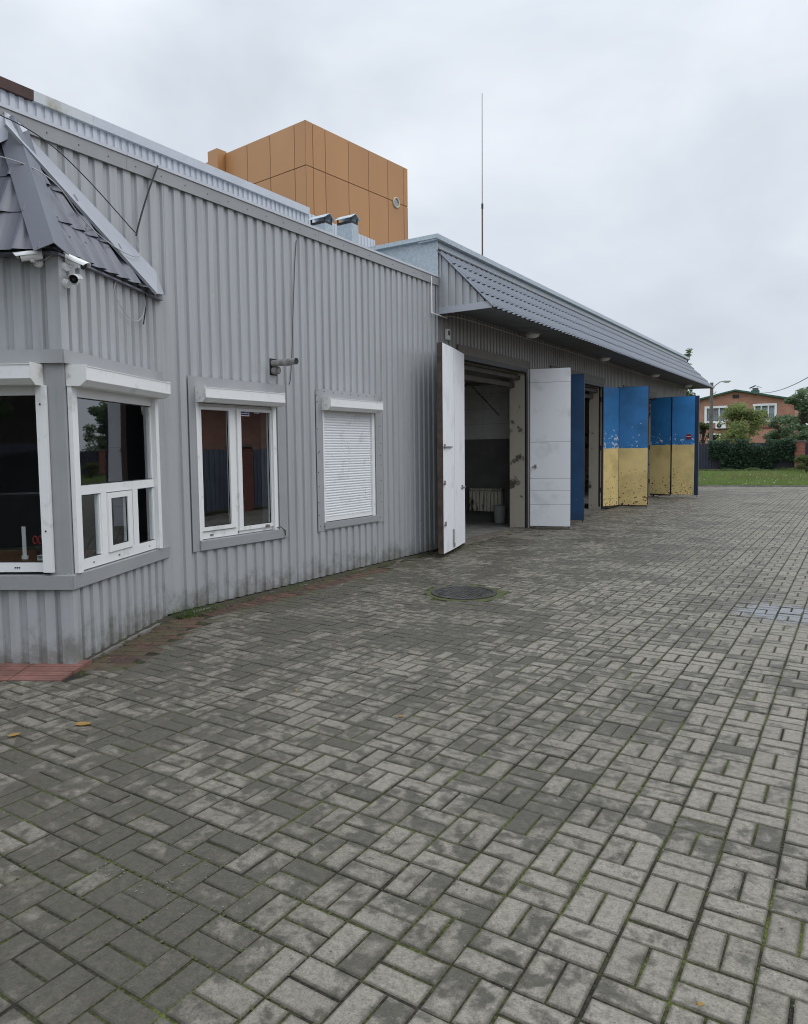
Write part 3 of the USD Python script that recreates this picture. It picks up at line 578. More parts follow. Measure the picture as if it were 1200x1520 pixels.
for a, b_ in ((.035, .100), (1.405, 1.468)): q = MB(); q.fbox(FR, a, b_, .718, 2.14, .006, .04); q.build('guide_rail', WHITE, Wn)
shutter_box(FR, .03, 1.475, Wn, D=.165)
q = MB(); q.fbox(FR, .70, .722, .755, .766, .004, .006); q.fbox(FR, .30, .318, .757, .766, .004, .006); q.fbox(FR, 1.26, 1.278, .757, .766, .004, .006); q.build('drain_cap', SCREW, Wn)
# bay window on the left face, cut by the picture edge
m = MB(); rect(m, FL, .145, 1.62, .735, 2.14, .066, .066, .07, .07, -.05, .004)
Wl = m.build('window', WHITE, off, label='large white fixed window at the left picture edge')
pane(FL, .211, 1.554, .803, 2.072, -.02, Wl)
shutter_box(FL, .15, 1.68, Wl, D=.165)
q = MB(); q.fbox(FL, .125, .20, .735, 2.14, .006, .036); q.build('guide_rail', WHITE, Wl)
q = MB()
for k in range(3): q.fbox(FL, .40 + k * .016, .41 + k * .016, .764, .774, .004, .006)
q.build('drain_slots', SCREW, Wl)
screws(FL, [(.165, 2.0), (.165, 1.05), (.19, 2.22), (.16, 2.22), (.2, 2.16), (.6, 2.10)], Wl, d=.04)

# two-leaf window in the long wall
m = MB(); rect(m, FW, 5.055, 6.19, .722, 2.135, .050, .055, .075, .05, -.075, -.03); m.fbox(FW, 5.578, 5.612, .79, 2.09, -.075, -.0305)
W2 = m.build('window', WHITE, off, label='two leaf white window with open roller shutter')
m = MB(); rect(m, FW, 5.075, 5.574, .805, 2.10, .040, .072, .04, .03, -.06, -.014); m.build('sash', WHITE, W2)
m = MB(); rect(m, FW, 5.616, 6.175, .762, 2.10, .058, .042, .04, .03, -.06, -.012); m.build('sash', WHITE, W2)
pane(FW, 5.115, 5.502, .845, 2.09, -.04, W2); pane(FW, 5.674, 6.133, .802, 2.09, -.04, W2)
for a, b_ in ((5.030, 5.062), (6.150, 6.205)): q = MB(); q.fbox(FW, a, b_, .718, 2.14, -.028, .012); q.build('guide_rail', WHITE, W2)
shutter_box(FW, 5.028, 6.21, W2)
trim(FW, 4.94, 6.375, .61, 2.402, 5.028, 6.235, .716, 2.30, W2)
q = MB(); q.prism(FW, [(.716, -.06), (.712, .03), (.614, .022), (.612, .007)], 5.03, 6.33); q.build('sill', TRIMP, W2)
BLUEST = mat('blue_sticker', (0.02, 0.035, 0.16), rough=0.4, var=.05); WHITEST = mat('sticker_white', (0.7, 0.72, 0.76), rough=.5, var=.05)
q = MB(); q.fbox(FW, 5.680, 5.826, 2.022, 2.084, -.039, -.0375); st = q.build('sticker', WHITEST, W2)
q = MB(); q.fbox(FW, 5.682, 5.815, 2.032, 2.084, -.0374, -.0365); q.build('sticker_face', BLUEST, st)
q = MB(); q.fbox(FW, 5.70, 5.80, 2.046, 2.054, -.0364, -.036); q.fbox(FW, 5.755, 5.80, 2.066, 2.070, -.0364, -.036); q.build('print', WHITEST, st)
q = MB(); q.fbox(FW, 5.895, 5.995, 2.05, 2.076, -.039, -.0375); st = q.build('sticker', BLUEST, W2)
q = MB()
for k in range(4): q.fbox(FW, 5.905 + k * .021, 5.918 + k * .021, 2.056, 2.070, -.0374, -.037)
q.build('print', WHITEST, st)
q = MB(); q.fbox(FW, 5.20, 5.245, .748, .766, -.03, -.026); q.fbox(FW, 5.60, 5.615, .735, .76, -.03, -.0255); q.tube([FW(6.03, .778, -.02), FW(6.03, .778, .03)], .018, 10); q.build('drain_cap', CONCP, W2)
q = MB(); q.tube([FW(6.15, .735, .0), FW(6.22, .75, .03), FW(6.29, .70, .035), FW(6.30, .64, .03)], .005, 6); q.build('loose_cord', BLACKR, W2)

# shuttered window
m = MB(); rect(m, FW, 7.06, 8.20, .722, 2.135, .05, .05, .05, .05, -.09, -.05)
W3 = m.build('window', WHITE, off, label='window closed by a white ribbed roller shutter')
c = MB(); z = .775; zs = []
while z < 2.13:
    for t in np.linspace(0, 1, 6): zs.append((z + .0335 * t * .96, -.020 + .009 * math.sin(math.pi * t) ** .7))
    z += .0335
pts = [FW(u, zz, d) for zz, d in zs for u in (7.085, 8.125)]
c.add(pts, [(2 * i, 2 * i + 1, 2 * i + 3, 2 * i + 2) for i in range(len(zs) - 1)])
SHUT = mat('shutter_white', (0.76, 0.775, 0.80), rough=0.42, color2=(0.6, 0.61, 0.63), vs=5, ramp=(.3, .45))
c.build('shutter_curtain', SHUT, W3, kind='stuff')
q = MB(); q.fbox(FW, 7.085, 8.125, .726, .774, -.022, -.008); q.build('end_slat', WHITE, W3)
q = MB(); q.fbox(FW, 7.085, 8.125, 2.10, 2.14, -.024, -.012); q.build('box_lip', WHITED, W3)
for a, b_ in ((7.058, 7.085), (8.125, 8.185)): q = MB(); q.fbox(FW, a, b_, .718, 2.14, -.028, .010); q.build('guide_rail', WHITE, W3)
shutter_box(FW, 7.045, 8.20, W3, D=.15)
trim(FW, 6.935, 8.385, .615, 2.402, 7.055, 8.215, .716, 2.30, W3)
q = MB(); q.prism(FW, [(.716, -.05), (.714, .02), (.632, .017), (.630, .007)], 7.06, 8.27); q.build('sill', TRIMP, W3)
sp = [(6.96 + rng.normal(0, .008), z) for z in (2.38, 2.32, 2.24, 1.9, 1.62, 1.6, 1.36, 1.18, .98, .82, .68)] + [(8.33 + rng.normal(0, .015), z) for z in (2.36, 2.33, 1.96, 1.72, 1.55, 1.42, 1.2, 1.02, .9, .68)] + [(u, 2.37 + rng.normal(0, .008)) for u in np.linspace(7.1, 8.2, 7)] + [(u, .67) for u in np.linspace(7.05, 8.2, 8)]
screws(FW, sp, W3, d=.007, r=.0055)
q = MB()
for k in range(46):                                            # scratches and a smear on the curtain
    if k < 26: u, z = 7.60 + rng.normal(0, .02), 1.25 + k * .022
    else: u, z = 7.93 + (k - 26) * .003 + rng.normal(0, .014), 1.22 - (k - 26) * .014
    if rng.random() < .35: continue
    w, h_ = rng.uniform(.004, .022), rng.uniform(.003, .006)
    q.fbox(FW, u, u + w, z, z + h_, -.0108, -.0103)
q.build('scratches', mat('grey_scratch', (.2, .2, .21), rough=.6), W3, kind='stuff')

# ---- bay roof of dark metal tiles
def tiles(O, U, S, length, ua, ub, clip, pitch=.185, step=.35, amp=.032, sd=.026, nu=10, off0=0.0):
    """pressed metal tile sheet: waves across, a lip at every course"""
    O, U, S = (np.array(q, float) for q in (O, U, S)); U /= np.linalg.norm(U); S /= np.linalg.norm(S); N = np.cross(U, S)
    if N[2] < 0: N = -N
    us = np.arange(ua, ub + 1e-6, pitch / nu); ss = [(0., 0.)]; k = 0
    while k * step < length:
        for t in (0.0, .06, .35, .7, .999): ss.append((min((k + t) * step, length), t))
        k += 1
    ss = ss[1:]
    P = np.zeros((len(ss), len(us), 3)); uu = np.zeros((len(ss), len(us)))
    for r, (s_, t) in enumerate(ss):
        ph = (us / pitch) % 1.0
        wv = np.where(ph < .72, .5 - .5 * np.cos(2 * math.pi * ph / .72), 0.0) ** 1.15
        hgt_ = amp * wv + sd * (1 - t) * (.25 + .75 * wv) + off0
        P[r] = O + U * us[:, None] + S * (s_ - (.012 * (1 - wv) if t == 0 else 0))[..., None] if False else O + U * us[:, None] + S * s_ + N * hgt_[:, None]
        if t == 0: P[r] -= S * (.034 * wv)[:, None]
    f = []
    for r in range(len(ss) - 1):
        for c_ in range(len(us) - 1):
            if clip((us[c_] + us[c_ + 1]) / 2, (ss[r][0] + ss[r + 1][0]) / 2): f.append((r * len(us) + c_, r * len(us) + c_ + 1, (r + 1) * len(us) + c_ + 1, (r + 1) * len(us) + c_))
    return MB().add(P.reshape(-1, 3), np.array(f))
E0 = np.array([-4.975, 3.075, 3.105]); E1 = np.array([-5.715, 4.66, 3.13]); AP_ = np.array([-5.735, 3.26, 4.24])
def slope_of(O, U, A):
    U = U / np.linalg.norm(U); a = A - O; S = a - (a @ U) * U
    return U, S / np.linalg.norm(S), a @ U, np.linalg.norm(S)
U1, S1, ua1, L1 = slope_of(E0, E1 - E0, AP_); W1 = np.linalg.norm(E1 - E0)
BR = tiles(E0, U1, S1, L1, 0, W1, lambda u, s: ua1 * s / L1 <= u <= ua1 + (W1 - ua1) * (1 - s / L1) - .22).build('bay_roof', TILE, off, smooth=25, label='small hipped roof of dark grey metal tiles')
UL3 = np.array([BUL[0], BUL[1], 0.0]); U2, S2, ua2, L2 = slope_of(E0, UL3, AP_)
tiles(E0, U2, S2, L2, -.6, 2.6, lambda u, s: u >= ua2 * s / L2).build('roof_slope', TILE, BR, smooth=25)
n1 = np.cross(U1, S1); n1 *= np.sign(n1[2]); n2 = np.cross(U2, S2); n2 *= np.sign(n2[2]); hv = AP_ - E0
for nn, Uv, nm in ((n1, U1, 'hip_flashing'), (n2, U2, 'hip_flashing')):
    sd_ = Uv - (Uv @ hv) * hv / (hv @ hv); sd_ /= np.linalg.norm(sd_); lift = (n1 + n2) / 2 * .092; c = MB()
    c.add([E0 + lift - hv * .01, AP_ + lift, AP_ + lift * .9 + sd_ * .15, E0 + lift * .9 + sd_ * .15 - hv * .01, E0 + lift - hv * .01 - nn * .006, AP_ + lift - nn * .006, AP_ + lift * .9 + sd_ * .15 - nn * .006, E0 + lift * .9 + sd_ * .15 - hv * .01 - nn * .006],
          [(0, 1, 2, 3), (4, 5, 6, 7), (0, 1, 5, 4), (2, 3, 7, 6), (0, 3, 7, 4), (1, 2, 6, 5)]); c.build(nm, TILE, BR)
def strip(A, B, w0, w1, lift0, lift1, name, m_):
    """flashing between two points on the wall, its lower edge standing off over the tiles"""
    A, B = np.array(A, float), np.array(B, float); d = (B - A) / np.linalg.norm(B - A); q = np.cross(np.array([1., 0, 0]), d); q *= -np.sign(q[2])
    c = MB(); X1 = np.array([1., 0, 0])
    v = [A - q * w0 + X1 * .012, B - q * w0 + X1 * .012, B + q * w1 + X1 * lift1, A + q * w1 + X1 * lift0]
    c.add(v + [p_ - X1 * .004 for p_ in v], [(0, 1, 2, 3), (4, 5, 6, 7), (0, 1, 5, 4), (2, 3, 7, 6), (0, 3, 7, 4), (1, 2, 6, 5)]); return c.build(name, m_, BR)
Q_ = [np.array(q) for q in ((-5.728, 3.20, 4.31), (-5.728, 4.587, 3.351), (-5.728, 4.670, 3.150), (-5.486, 4.40, 3.080), (-5.482, 3.07, 4.10))]
c = MB(); v = Q_ + [q - n1 * .004 for q in Q_] + [Q_[3] - n1 * .025, Q_[4] - n1 * .025]
c.add(v, [(0, 1, 3, 4), (5, 6, 8, 9), (0, 4, 9, 5), (3, 4, 11, 10)]); c.add(v, [(1, 2, 3), (6, 7, 8), (1, 2, 7), (1, 7, 6)]); c.build('wall_flashing', TRIML, BR)
strip((WX, 3.24, 4.27), (WX, 2.55, 3.74), .06, .12, .14, .10, 'wall_flashing', PALE)
sf = MB(); sf.slab([(E0[0] - .02, E0[1] + .06), (E1[0], E1[1] - .02), (WX - .1, 4.6), (WX - 1.2, 3.0), tuple(w_ + BNL * .1), tuple(BC + BNL * .08)], 3.085, 3.10); sf.build('eave_soffit', TILE, BR)
screws(lambda u, z, d=0: E0 + U1 * u + S1 * z + n1 * (.03 + d), [(.32, .18), (.30, .50), (.55, .2), (.75, .42), (1.0, .2), (.35, .62)], BR, r=.008)

# interior things behind the left window
o = MB(); q0 = lambda u, z, d: FL(u, z, d)
o.fbox(FL, .12, 2.0, .775, .80, -.75, -.13); desk = thing('window_desk', 'brown wooden desk top behind the left window', 'desk'); o.build('top', WOODB, desk)
for u in (.2, 1.9): o = MB(); o.fbox(FL, u, u + .05, .06, .775, -.7, -.65); o.build('leg', WOODB, desk)
PLAST = mat('pale_plastic', (.85, .85, .82), rough=.5); REDP = mat('red_plastic', (.4, .04, .03), rough=.5)
t = thing('ruler', 'pale ruler standing upright on the desk behind the left window', 'ruler'); o = MB(); o.add([FL(u, z, d) for u in (.478, .508) for z in (.802, 1.06) for d in (-.22, -.214)], BOXF); o.build('blade', PLAST, t); o = MB(); o.fbox(FL, .47, .515, .801, .83, -.225, -.21); o.build('foot', PLAST, t)
t = thing('scissors', 'red handled scissors standing on the desk behind the left window', 'scissors')
for s in (-1, 1):
    a = np.linspace(0, 2 * math.pi, 15); o = MB(); o.tube([FL(.37 + s * .022 + .018 * math.cos(q), .955 + .03 * math.sin(q), -.2) for q in a], .006, 6); o.build('handle', REDP, t)
    o = MB(); o.bar(FL(.37 + s * .015, .925, -.2), FL(.37 - s * .004, .802, -.2 + s * .004), .018, .004); o.build('blade', DARKM, t)
t = thing('small_box', 'small white open box on the desk behind the left window', 'box'); o = MB(); rect(o, FL, .255, .345, .802, .84, .004, .004, .004, .004, -.2, -.14); o.build('walls', PLAST, t)
o = MB(); o.fbox(FL, .26, .34, .8061, .812, -.2, -.14); o.build('base', PLAST, t)

# ---- small things on the wall
def cctv(base, normal, aim, label):
    t = thing('security_camera', label, 'security camera', 'white security cameras under the bay eave')
    b, n, a = (np.array(q, float) for q in (base, normal, aim)); n /= np.linalg.norm(n); a /= np.linalg.norm(a)
    o = MB(); o.tube([b, b + n * .022], [.036, .033], 18); o.tube([b + n * .02, b + n * .03], [.03, .02], 16); o.build('wall_plate', WHITE, t, smooth=40)
    j = b + n * .085; o = MB(); o.tube([b + n * .025, j, j + np.array([0, 0, .012])], .0105, 10); o.mesh(trimesh.creation.icosphere(2, .017).apply_translation(j)); o.build('arm', WHITE, t, smooth=40)
    c0 = j - a * .03 + np.array([0, 0, .03]); r = np.cross(a, (0, 0, 1)); r /= np.linalg.norm(r); q = np.cross(r, a)
    o = MB(); o.tube([c0 - a * .04, c0 - a * .035, c0 + a * .105], [.022, .031, .031], 20); o.build('body', WHITE, t, smooth=40)
    o = MB(); nn = 11
    for e in range(nn - 1):
        v = []
        for th in (e, e + 1):
            ang = math.pi * (.02 + .96 * th / (nn - 1))
            for rad in (.034, .038):
                for l in (-.045, .15): v.append(c0 + a * (l - .02 * (1 - math.sin(ang)) * (l > 0)) + r * math.cos(ang) * rad + q * math.sin(ang) * rad)
        o.add(v, BOXF)
    o.build('sun_shield', WHITE, t)
    o = MB(); o.tube([c0 + a * .104, c0 + a * .112], [.0305, .028], 20); f = o.build('front_glass', mat('camera_glass', (.008, .008, .01), rough=.12), t, smooth=40)
    o = MB(); o.tube([c0 + a * .112, c0 + a * .1135], [.012, .011], 14); o.build('lens', mat('lens_grey', (.10, .10, .12), rough=.2, metal=.6), f)
    return t
cctv(FL(.145, 3.035, .003), BNL.tolist() + [0], (-.62, -.80, -.20), 'white bullet camera left of the bay corner, aimed away left')
cctv(FR(.075, 3.025, .003), BNR.tolist() + [0], (.78, .30, -.38), 'upper white bullet camera right of the bay corner, aimed right')
cctv(FR(.075, 2.90, .003), BNR.tolist() + [0], (.66, -.62, -.22), 'lower white bullet camera right of the bay corner, facing the yard')
def cable(name, pts, r, m_, label, cat='cable', seg=8):
    P = np.array(pts, float); tt = np.linspace(0, len(P) - 1, (len(P) - 1) * seg + 1)
    from scipy.interpolate import CubicSpline
    Q = CubicSpline(np.arange(len(P)), P)(tt) if len(P) > 2 else np.stack([np.interp(tt, [0, 1], P[:, k]) for k in range(3)], 1)
    return tag(MB().tube(Q, r, 6).build(name, m_, smooth=40), label, cat)
cable('guy_cable', [FW(4.615, 4.33, .06), FW(4.45, 3.95, .07), FW(4.315, 3.61, .10)], .009, BLACKR, 'thick black cable from the coping down to the bay roof flashing')
cable('roof_cable', [FW(2.6, 4.22, .16), FW(3.2, 4.19, .16), FW(3.55, 4.02, .25), FW(4.0, 3.73, .24), FW(4.31, 3.62, .12)], .0045, BLACKR, 'thin black cable along the top of the bay roof')
cable('white_cable', [E0 + U2 * 1.2 + S2 * .95 + n2 * .09, E0 + U1 * .30 + S1 * .70 + n1 * .09, E0 + U1 * .62 + S1 * .48 + n1 * .07, E0 + U1 * .98 + S1 * .30 + n1 * .06, E0 + U1 * 1.33 + S1 * .26 + n1 * .09, E0 + U1 * 1.42 + S1 * .42 + n1 * .12], .0045, CABLEW, 'pale cable drooping across the dark tiled bay roof')
cable('hanging_wire', [FR(.80, 3.08, .02), FR(.77, 2.96, .03), FR(.88, 2.86, .03), FR(1.04, 2.80, .03), FR(1.2, 2.84, .03), FR(1.30, 2.98, .03), FR(1.33, 3.09, .02)], .0035, CABLEW, 'thin pale wire looped on the wall below the bay eave')
cable('wire_end', [FR(1.33, 3.09, .02), FR(1.31, 2.98, .03), FR(1.25, 2.80, .03)], .006, BLACKR, 'short black wire end hanging below the bay eave')
cable('camera_cable', [FL(.145, 3.04, .03), FL(.08, 3.06, .02), FL(.03, 3.09, .02), FL(-.02, 3.10, .03)], .004, CABLEW, 'short pale lead of the left camera')
cable('wall_wire', [FW(6.63, 4.12, .01), FW(6.56, 3.5, .012), FW(6.50, 2.75, .012), FW(6.44, 2.42, .012)], .004, BLACKR, 'thin dark wire hanging down the wall by the pipes')
t = thing('exhaust_pipe', 'pair of grey pipes sticking out of the wall above the two leaf window', 'pipe')
o = MB(); o.tube([FW(6.185, 2.635, -.06), FW(6.175, 2.634, .24)], .038, 20); o.build('long_pipe', PIPE, t, smooth=40)
o = MB(); o.tube([FW(6.178, 2.634, .21), FW(6.177, 2.634, .27)], .043, 20); o.tube([FW(6.177, 2.634, .27), FW(6.172, 2.634, .37)], .036, 20, caps=False); o.tube([FW(6.1722, 2.634, .366), FW(6.177, 2.634, .28)], .032, 20); o.build('pipe_end', PIPE, t, smooth=40)
o = MB(); o.tube([FW(6.19, 2.552, -.04), FW(6.185, 2.552, .085)], .041, 20, caps=False); o.tube([FW(6.1851, 2.552, .084), FW(6.188, 2.552, .0)], .034, 20); o.build('short_pipe', PIPE, t, smooth=40)
o = MB(); o.fbox(FW, 6.13, 6.245, 2.50, 2.69, -.01, .006); o.build('foam_patch', BLACKR, t)
o = MB(); o.tube([FW(6.1705, 2.634, .30), FW(6.1702, 2.634, .3685)], .0315, 16); o.build('dark_bore', BLACKR, t)

# ------------------------------------------------------------------ garage with folding gates
gar = thing('garage_building', 'long garage with a tiled canopy and folding gates beyond the office', 'garage')
Y0, Y1 = 10.0, 28.86
FG = frame((WX - .02, 0), (0, 1), (1, 0))
gates = [(10.78, 13.52, 3.16), (15.0, 18.52, 3.20), (20.55, 24.0, 3.16)]
def zg(u):
    for a, b, h in gates:
        if a - .05 < u < b + .05: return [(h + .06, 3.92)]
    return [(.04, 3.92)]
ed = [10.0, 12.2, 14.4, 16.6, 18.8, 21.0, 23.2, 25.4, 27.6, Y1]
LINT = mat('lintel_brown_paint', (.14, .125, .105), rough=.6, var=.12, vs=5)
GWALL = mat('garage_wall_paint', (0.30, 0.29, 0.275), rough=0.5, var=0.08, vs=2, stretch=(1, 1, .35))
for a, b in zip(ed[:-1], ed[1:]): corr(FG, a, b, zg, [v for g_ in gates for v in (g_[0] - .05, g_[1] + .05)], pitch=.13).build('wall_sheet', GWALL, gar)
c = MB()
ys = [10.0] + [v for g_ in gates for v in g_[:2]] + [Y1]
for a, b in zip(ys[0::2], ys[1::2]): c.fbox(FG, a + (.18 if a == 10.0 else 0), b, 0, 3.2, -.34, -.025)
for a, b, h in gates: c.fbox(FG, a, b, h, 3.9, -.34, -.025)
c.fbox(FG, 10.18, Y1, 3.9, 4.9, -.34, -.025); c.box((-12.2, 10.0, 4.27), (-5.80, 10.17, 4.93)); c.box((-12.2, 10.18, 0), (-12, Y1, 4.9)); c.box((-12.2, Y1 - .15, 0), (-6.1, Y1 + .05, 4.9))
c.build('inner_wall', PLASTER, gar)
for (a, b, h), m_ in zip(gates, range(3)):                     # reveals with flaking plaster
    for y_, s in ((b, -1), (a, 1)): c = MB(); c.box((WX - .36, min(y_, y_ + s * .006), .0), (WX - .03, max(y_, y_ + s * .006), h)); c.build('reveal', PLASTER, gar)
c = MB(); c.box((-12, 10.18, 4.82), (-5.81, Y1, 4.9)); c.build('roof', GALV, gar)
c = MB(); c.box((-12, 10.18, 3.55), (-6.12, Y1 - .15, 3.62)); c.build('ceiling', ROOMM, gar)
c = MB(); c.box((-12, 10.0, -.05), (-6.0, Y1, .012)); c.build('floor', CONC, gar)
THR = mat('threshold_concrete', (.20, .18, .15), rough=.85, color2=(.09, .075, .06), vs=8, bump=.006, bs=40)
c = MB()
for a, b, h in gates: c.box((-6.02, a - .02, -.05), (WX - .02, b + .02, .02)); c.box((WX - .02, a - .02, -.05), (WX + .07, b + .02, .006))
c.build('threshold', THR, gar)
for a, b, h in gates:                                          # steel frame of each opening
    f = MB(); f.box((WX - .12, a - .07, 0), (WX + .005, a + .005, h + .02)); f.box((WX - .12, b - .005, 0), (WX + .005, b + .07, h + .02)); f.box((WX - .12, a - .07, h - .02), (WX + .012, b + .07, h + .06)); f.build('gate_frame', DARKM, gar)
    f = MB(); f.box((WX - .02, a - .14, h + .062), (WX + .012, b + .14, h + .21)); f.build('lintel_strip', LINT, gar)
    f = MB(); f.box((WX - .34, a + .006, h - .30), (WX - .25, b - .006, h - .21)); f.box((WX - .20, a + .006, h - .15), (WX - .13, b - .006, h - .08)); f.build('inner_lintel', mat('sooty_lintel', (.085, .075, .065), rough=.8, var=.2, vs=5), gar)
# inside the first bay
INW = mat('dark_oil_paint', (0.15, 0.15, 0.14), rough=.5, var=.15, vs=3)
TLM = mat('wall_tile', (.62, .62, .59), rough=.3, var=.06, vs=5)
PY = 14.42
c = MB(); c.box((-12, PY, .012), (-6.1, PY + .16, 3.55)); pw = c.build('partition_wall', INW, gar)
for r_ in range(5):
    for q in range(15):
        x = -6.13 - (q + 1) * .203; z = 1.84 + r_ * .335
        c = MB(); c.box((x + .002, PY - .008, z + .002), (x + .201, PY + .001, z + .333)); c.build('wall_tile', TLM, pw)
c = MB(); c.box((-6.16, PY - .05, .012), (-6.10, PY + .01, 3.5)); c.build('door_post', DARKM, gar)
c = MB(); c.tube([(-8.6, PY - .06, 3.05), (-6.2, PY - .06, 3.05)], .03, 8); c.build('ceiling_pipe', PIPE, gar, smooth=40)
c = MB(); c.tube([(-7.45, PY - .02, 3.05), (-6.75, PY - .03, 2.35)], .008, 6); c.build('cable_run', BLACKR, gar)
for y_ in (11.0, 12.1, 13.2): c = MB(); c.box((-12, y_, 3.42), (-6.13, y_ + .12, 3.55)); c.build('ceiling_beam', PLASTER, gar)
rad = thing('radiator', 'old cast iron radiator under the tiled wall inside the open gate', 'radiator')
RADM = mat('flaking_radiator_paint', (.58, .55, .46), rough=.6, color2=(.10, .09, .08), vs=9, stretch=(1, 1, .4), ramp=(.36, .42))
for k in range(9):
    x = -7.43 + k * .088
    o = MB(); o.box((x, PY - .16, .25), (x + .066, PY - .05, .72)); o.mesh(trimesh.creation.cylinder(radius=.033, height=.11, sections=10, transform=trimesh.transformations.rotation_matrix(math.pi / 2, (1, 0, 0))).apply_translation((x + .033, PY - .105, .72))); o.build('radiator_section', RADM, rad)
o = MB(); o.tube([(-7.5, PY - .10, .72), (-6.6, PY - .10, .72)], .02, 8); o.tube([(-7.5, PY - .10, .27), (-6.6, PY - .10, .27)], .02, 8); o.build('header_pipe', RUSTY, rad)
bk_ = thing('bucket', 'grey plastic bucket on the garage floor beside the radiator', 'bucket')
o = MB(); o.tube([(-6.62, 14.12, .02), (-6.62, 14.12, .40)], [.115, .14], 20); o.build('body', mat('grey_bucket', (.34, .34, .33), rough=.5, var=.1), bk_, smooth=40)
a = np.linspace(0, 2 * math.pi, 25); o = MB(); o.tube([(-6.62 + .142 * math.cos(q), 14.12 + .142 * math.sin(q), .40) for q in a], .008, 6); o.build('rim', PIPE, bk_)

# parapet, cap, canopy
c = MB(); c.box((-5.80, 10.0, 3.95), (-5.772, Y1 + .06, 4.93)); c.build('parapet', GALV, gar)
for a in np.arange(10.0, 29.1, 3.2):
    b = min(a + 3.197, 29.15); c = MB(); c.prism(FG, [(4.985, -.30), (4.995, .065), (4.915, .068), (4.905, .03), (4.90, -.30)], a - (.06 if a == 10 else 0), b); c.build('parapet_cap', GALV, gar)
FE = frame((WX - .02, 9.997), (1, 0), (0, -1))
for a in (-6.4, -4.2, -2.2): 
    c = MB(); c.fbox(FE, a, a + (2.197 if a < -4.2 else 1.997 if a < -2.3 else 2.23), 4.26, 4.93, .0, .006); c.build('end_sheet', GALV, gar)
    c = MB(); c.prism(FE, [(4.985, -.25), (4.995, .07), (4.93, .072), (4.92, .006), (4.92, -.25)], a, a + (2.197 if a < -4.2 else 1.997 if a < -2.3 else 2.27)); c.build('end_cap', GALV, gar)
EX, EZ = -4.807, 3.783
TOPX, TOPZ = -5.762, 4.765
Sv = np.array([TOPX - EX, 0, TOPZ - EZ]); Ls = np.linalg.norm(Sv)
tiles((EX, 10.03, EZ - .012), (0, 1, 0), Sv, Ls, 0, 18.92, lambda u, s: True, sd=.026, amp=.032).build('canopy_roof', TILEG, gar, smooth=25, label='sloping canopy of grey metal tiles')
c = MB(); c.bar((TOPX + .02, 10.02, TOPZ + .03), (TOPX + .02, 29.0, TOPZ + .03), .05, .02, upv=(1, 0, 1)); c.build('top_flashing', TRIMP, gar)
FC = frame((WX - .02, 10.02), (1, 0), (0, -1))
corr(FC, 0.012, .86, lambda u: [(3.862, max(3.863, TOPZ - .03 - (u - .01) * (TOPZ - EZ) / (EX - TOPX)))], pitch=.125).build('canopy_end_sheet', WALLP, gar)
c = MB(); c.prism(frame((WX - .02, 10.02), (1, 0), (0, -1)), [(3.765, .004), (3.765, .016), (3.868, .016), (3.868, .004)], .0, .955); c.build('canopy_end_trim', TRIML, gar)
c = MB(); sl = np.array([EX, 10.0, EZ - .03]); c.bar((EX + .01, 10.01, EZ + .005), (TOPX, 10.01, TOPZ), .05, .014, upv=(1, 0, 1)); c.build('verge_trim', TILEG, gar)
FS = lambda u, z, d=0.0: np.array([z, u, 3.893 + (z + 5.77) / (EX + 5.77) * (3.776 - 3.893) - d])
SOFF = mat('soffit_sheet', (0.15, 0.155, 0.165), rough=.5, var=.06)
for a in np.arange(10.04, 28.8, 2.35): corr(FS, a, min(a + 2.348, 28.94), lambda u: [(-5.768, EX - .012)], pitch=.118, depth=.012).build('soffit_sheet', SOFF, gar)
c = MB(); c.add([(WX, 28.94, 3.80), (EX, 28.94, EZ - .01), (TOPX, 28.94, TOPZ)], [(0, 1, 2)]); c.build('canopy_end_sheet', WALLP, gar)
# soffit lamps, unlit
SL = mat('lamp_white', (.48, .48, .47), rough=.4)
lamp_l = ['round unlit lamp under the canopy soffit above the open first gate', 'round unlit lamp under the canopy above the blue leaf, second from the office', 'round unlit lamp under the canopy, third from the office', 'round unlit lamp under the canopy nearest the far end']
for k, (x, y) in enumerate(((-5.5, 13.25), (-5.5, 17.85), (-5.5, 22.95), (-5.42, 27.5))):
    z = FS(y, x)[2]; t = thing('soffit_lamp', lamp_l[k], 'lamp', 'lamps under the garage canopy')
    o = MB(); o.tube([(x, y, z + .01), (x, y, z - .035)], [.15, .145], 20); o.build('base', SL, t, smooth=40)
    o = MB(); o.tube([(x, y, z - .035), (x, y, z - .07), (x, y, z - .09)], [.125, .11, .06], 20); o.build('diffuser', WHITED, t, smooth=60)
cable('soffit_cable', [(-5.70, 10.1, 3.74)] + [(-5.70, y, 3.80 + .012 * math.sin(y * 2)) for y in np.arange(11, 28.5, 1.6)], .008, CABLEW, 'grey cable strung along under the garage canopy', seg=4)
o = MB(); o.tube([FW(9.74, 4.30, .035), FW(9.742, 3.74, .035)], .011, 8); o.tube([FW(9.742, 3.745, .035), FW(10.22, 3.735, .035)], .011, 8); tag(o.build('conduit', WHITE, smooth=40), 'white conduit down the wall corner and under the canopy', 'conduit')
t = thing('alarm_box', 'small white alarm box on the wall above the left gate leaf', 'alarm box'); o = MB(); o.fbox(FG, 10.25, 10.34, 3.40, 3.57, .004, .05); o.build('case', WHITED, t); o = MB(); o.fbox(FG, 10.268, 10.322, 3.47, 3.545, .05, .054); o.build('window', SCREW, t)

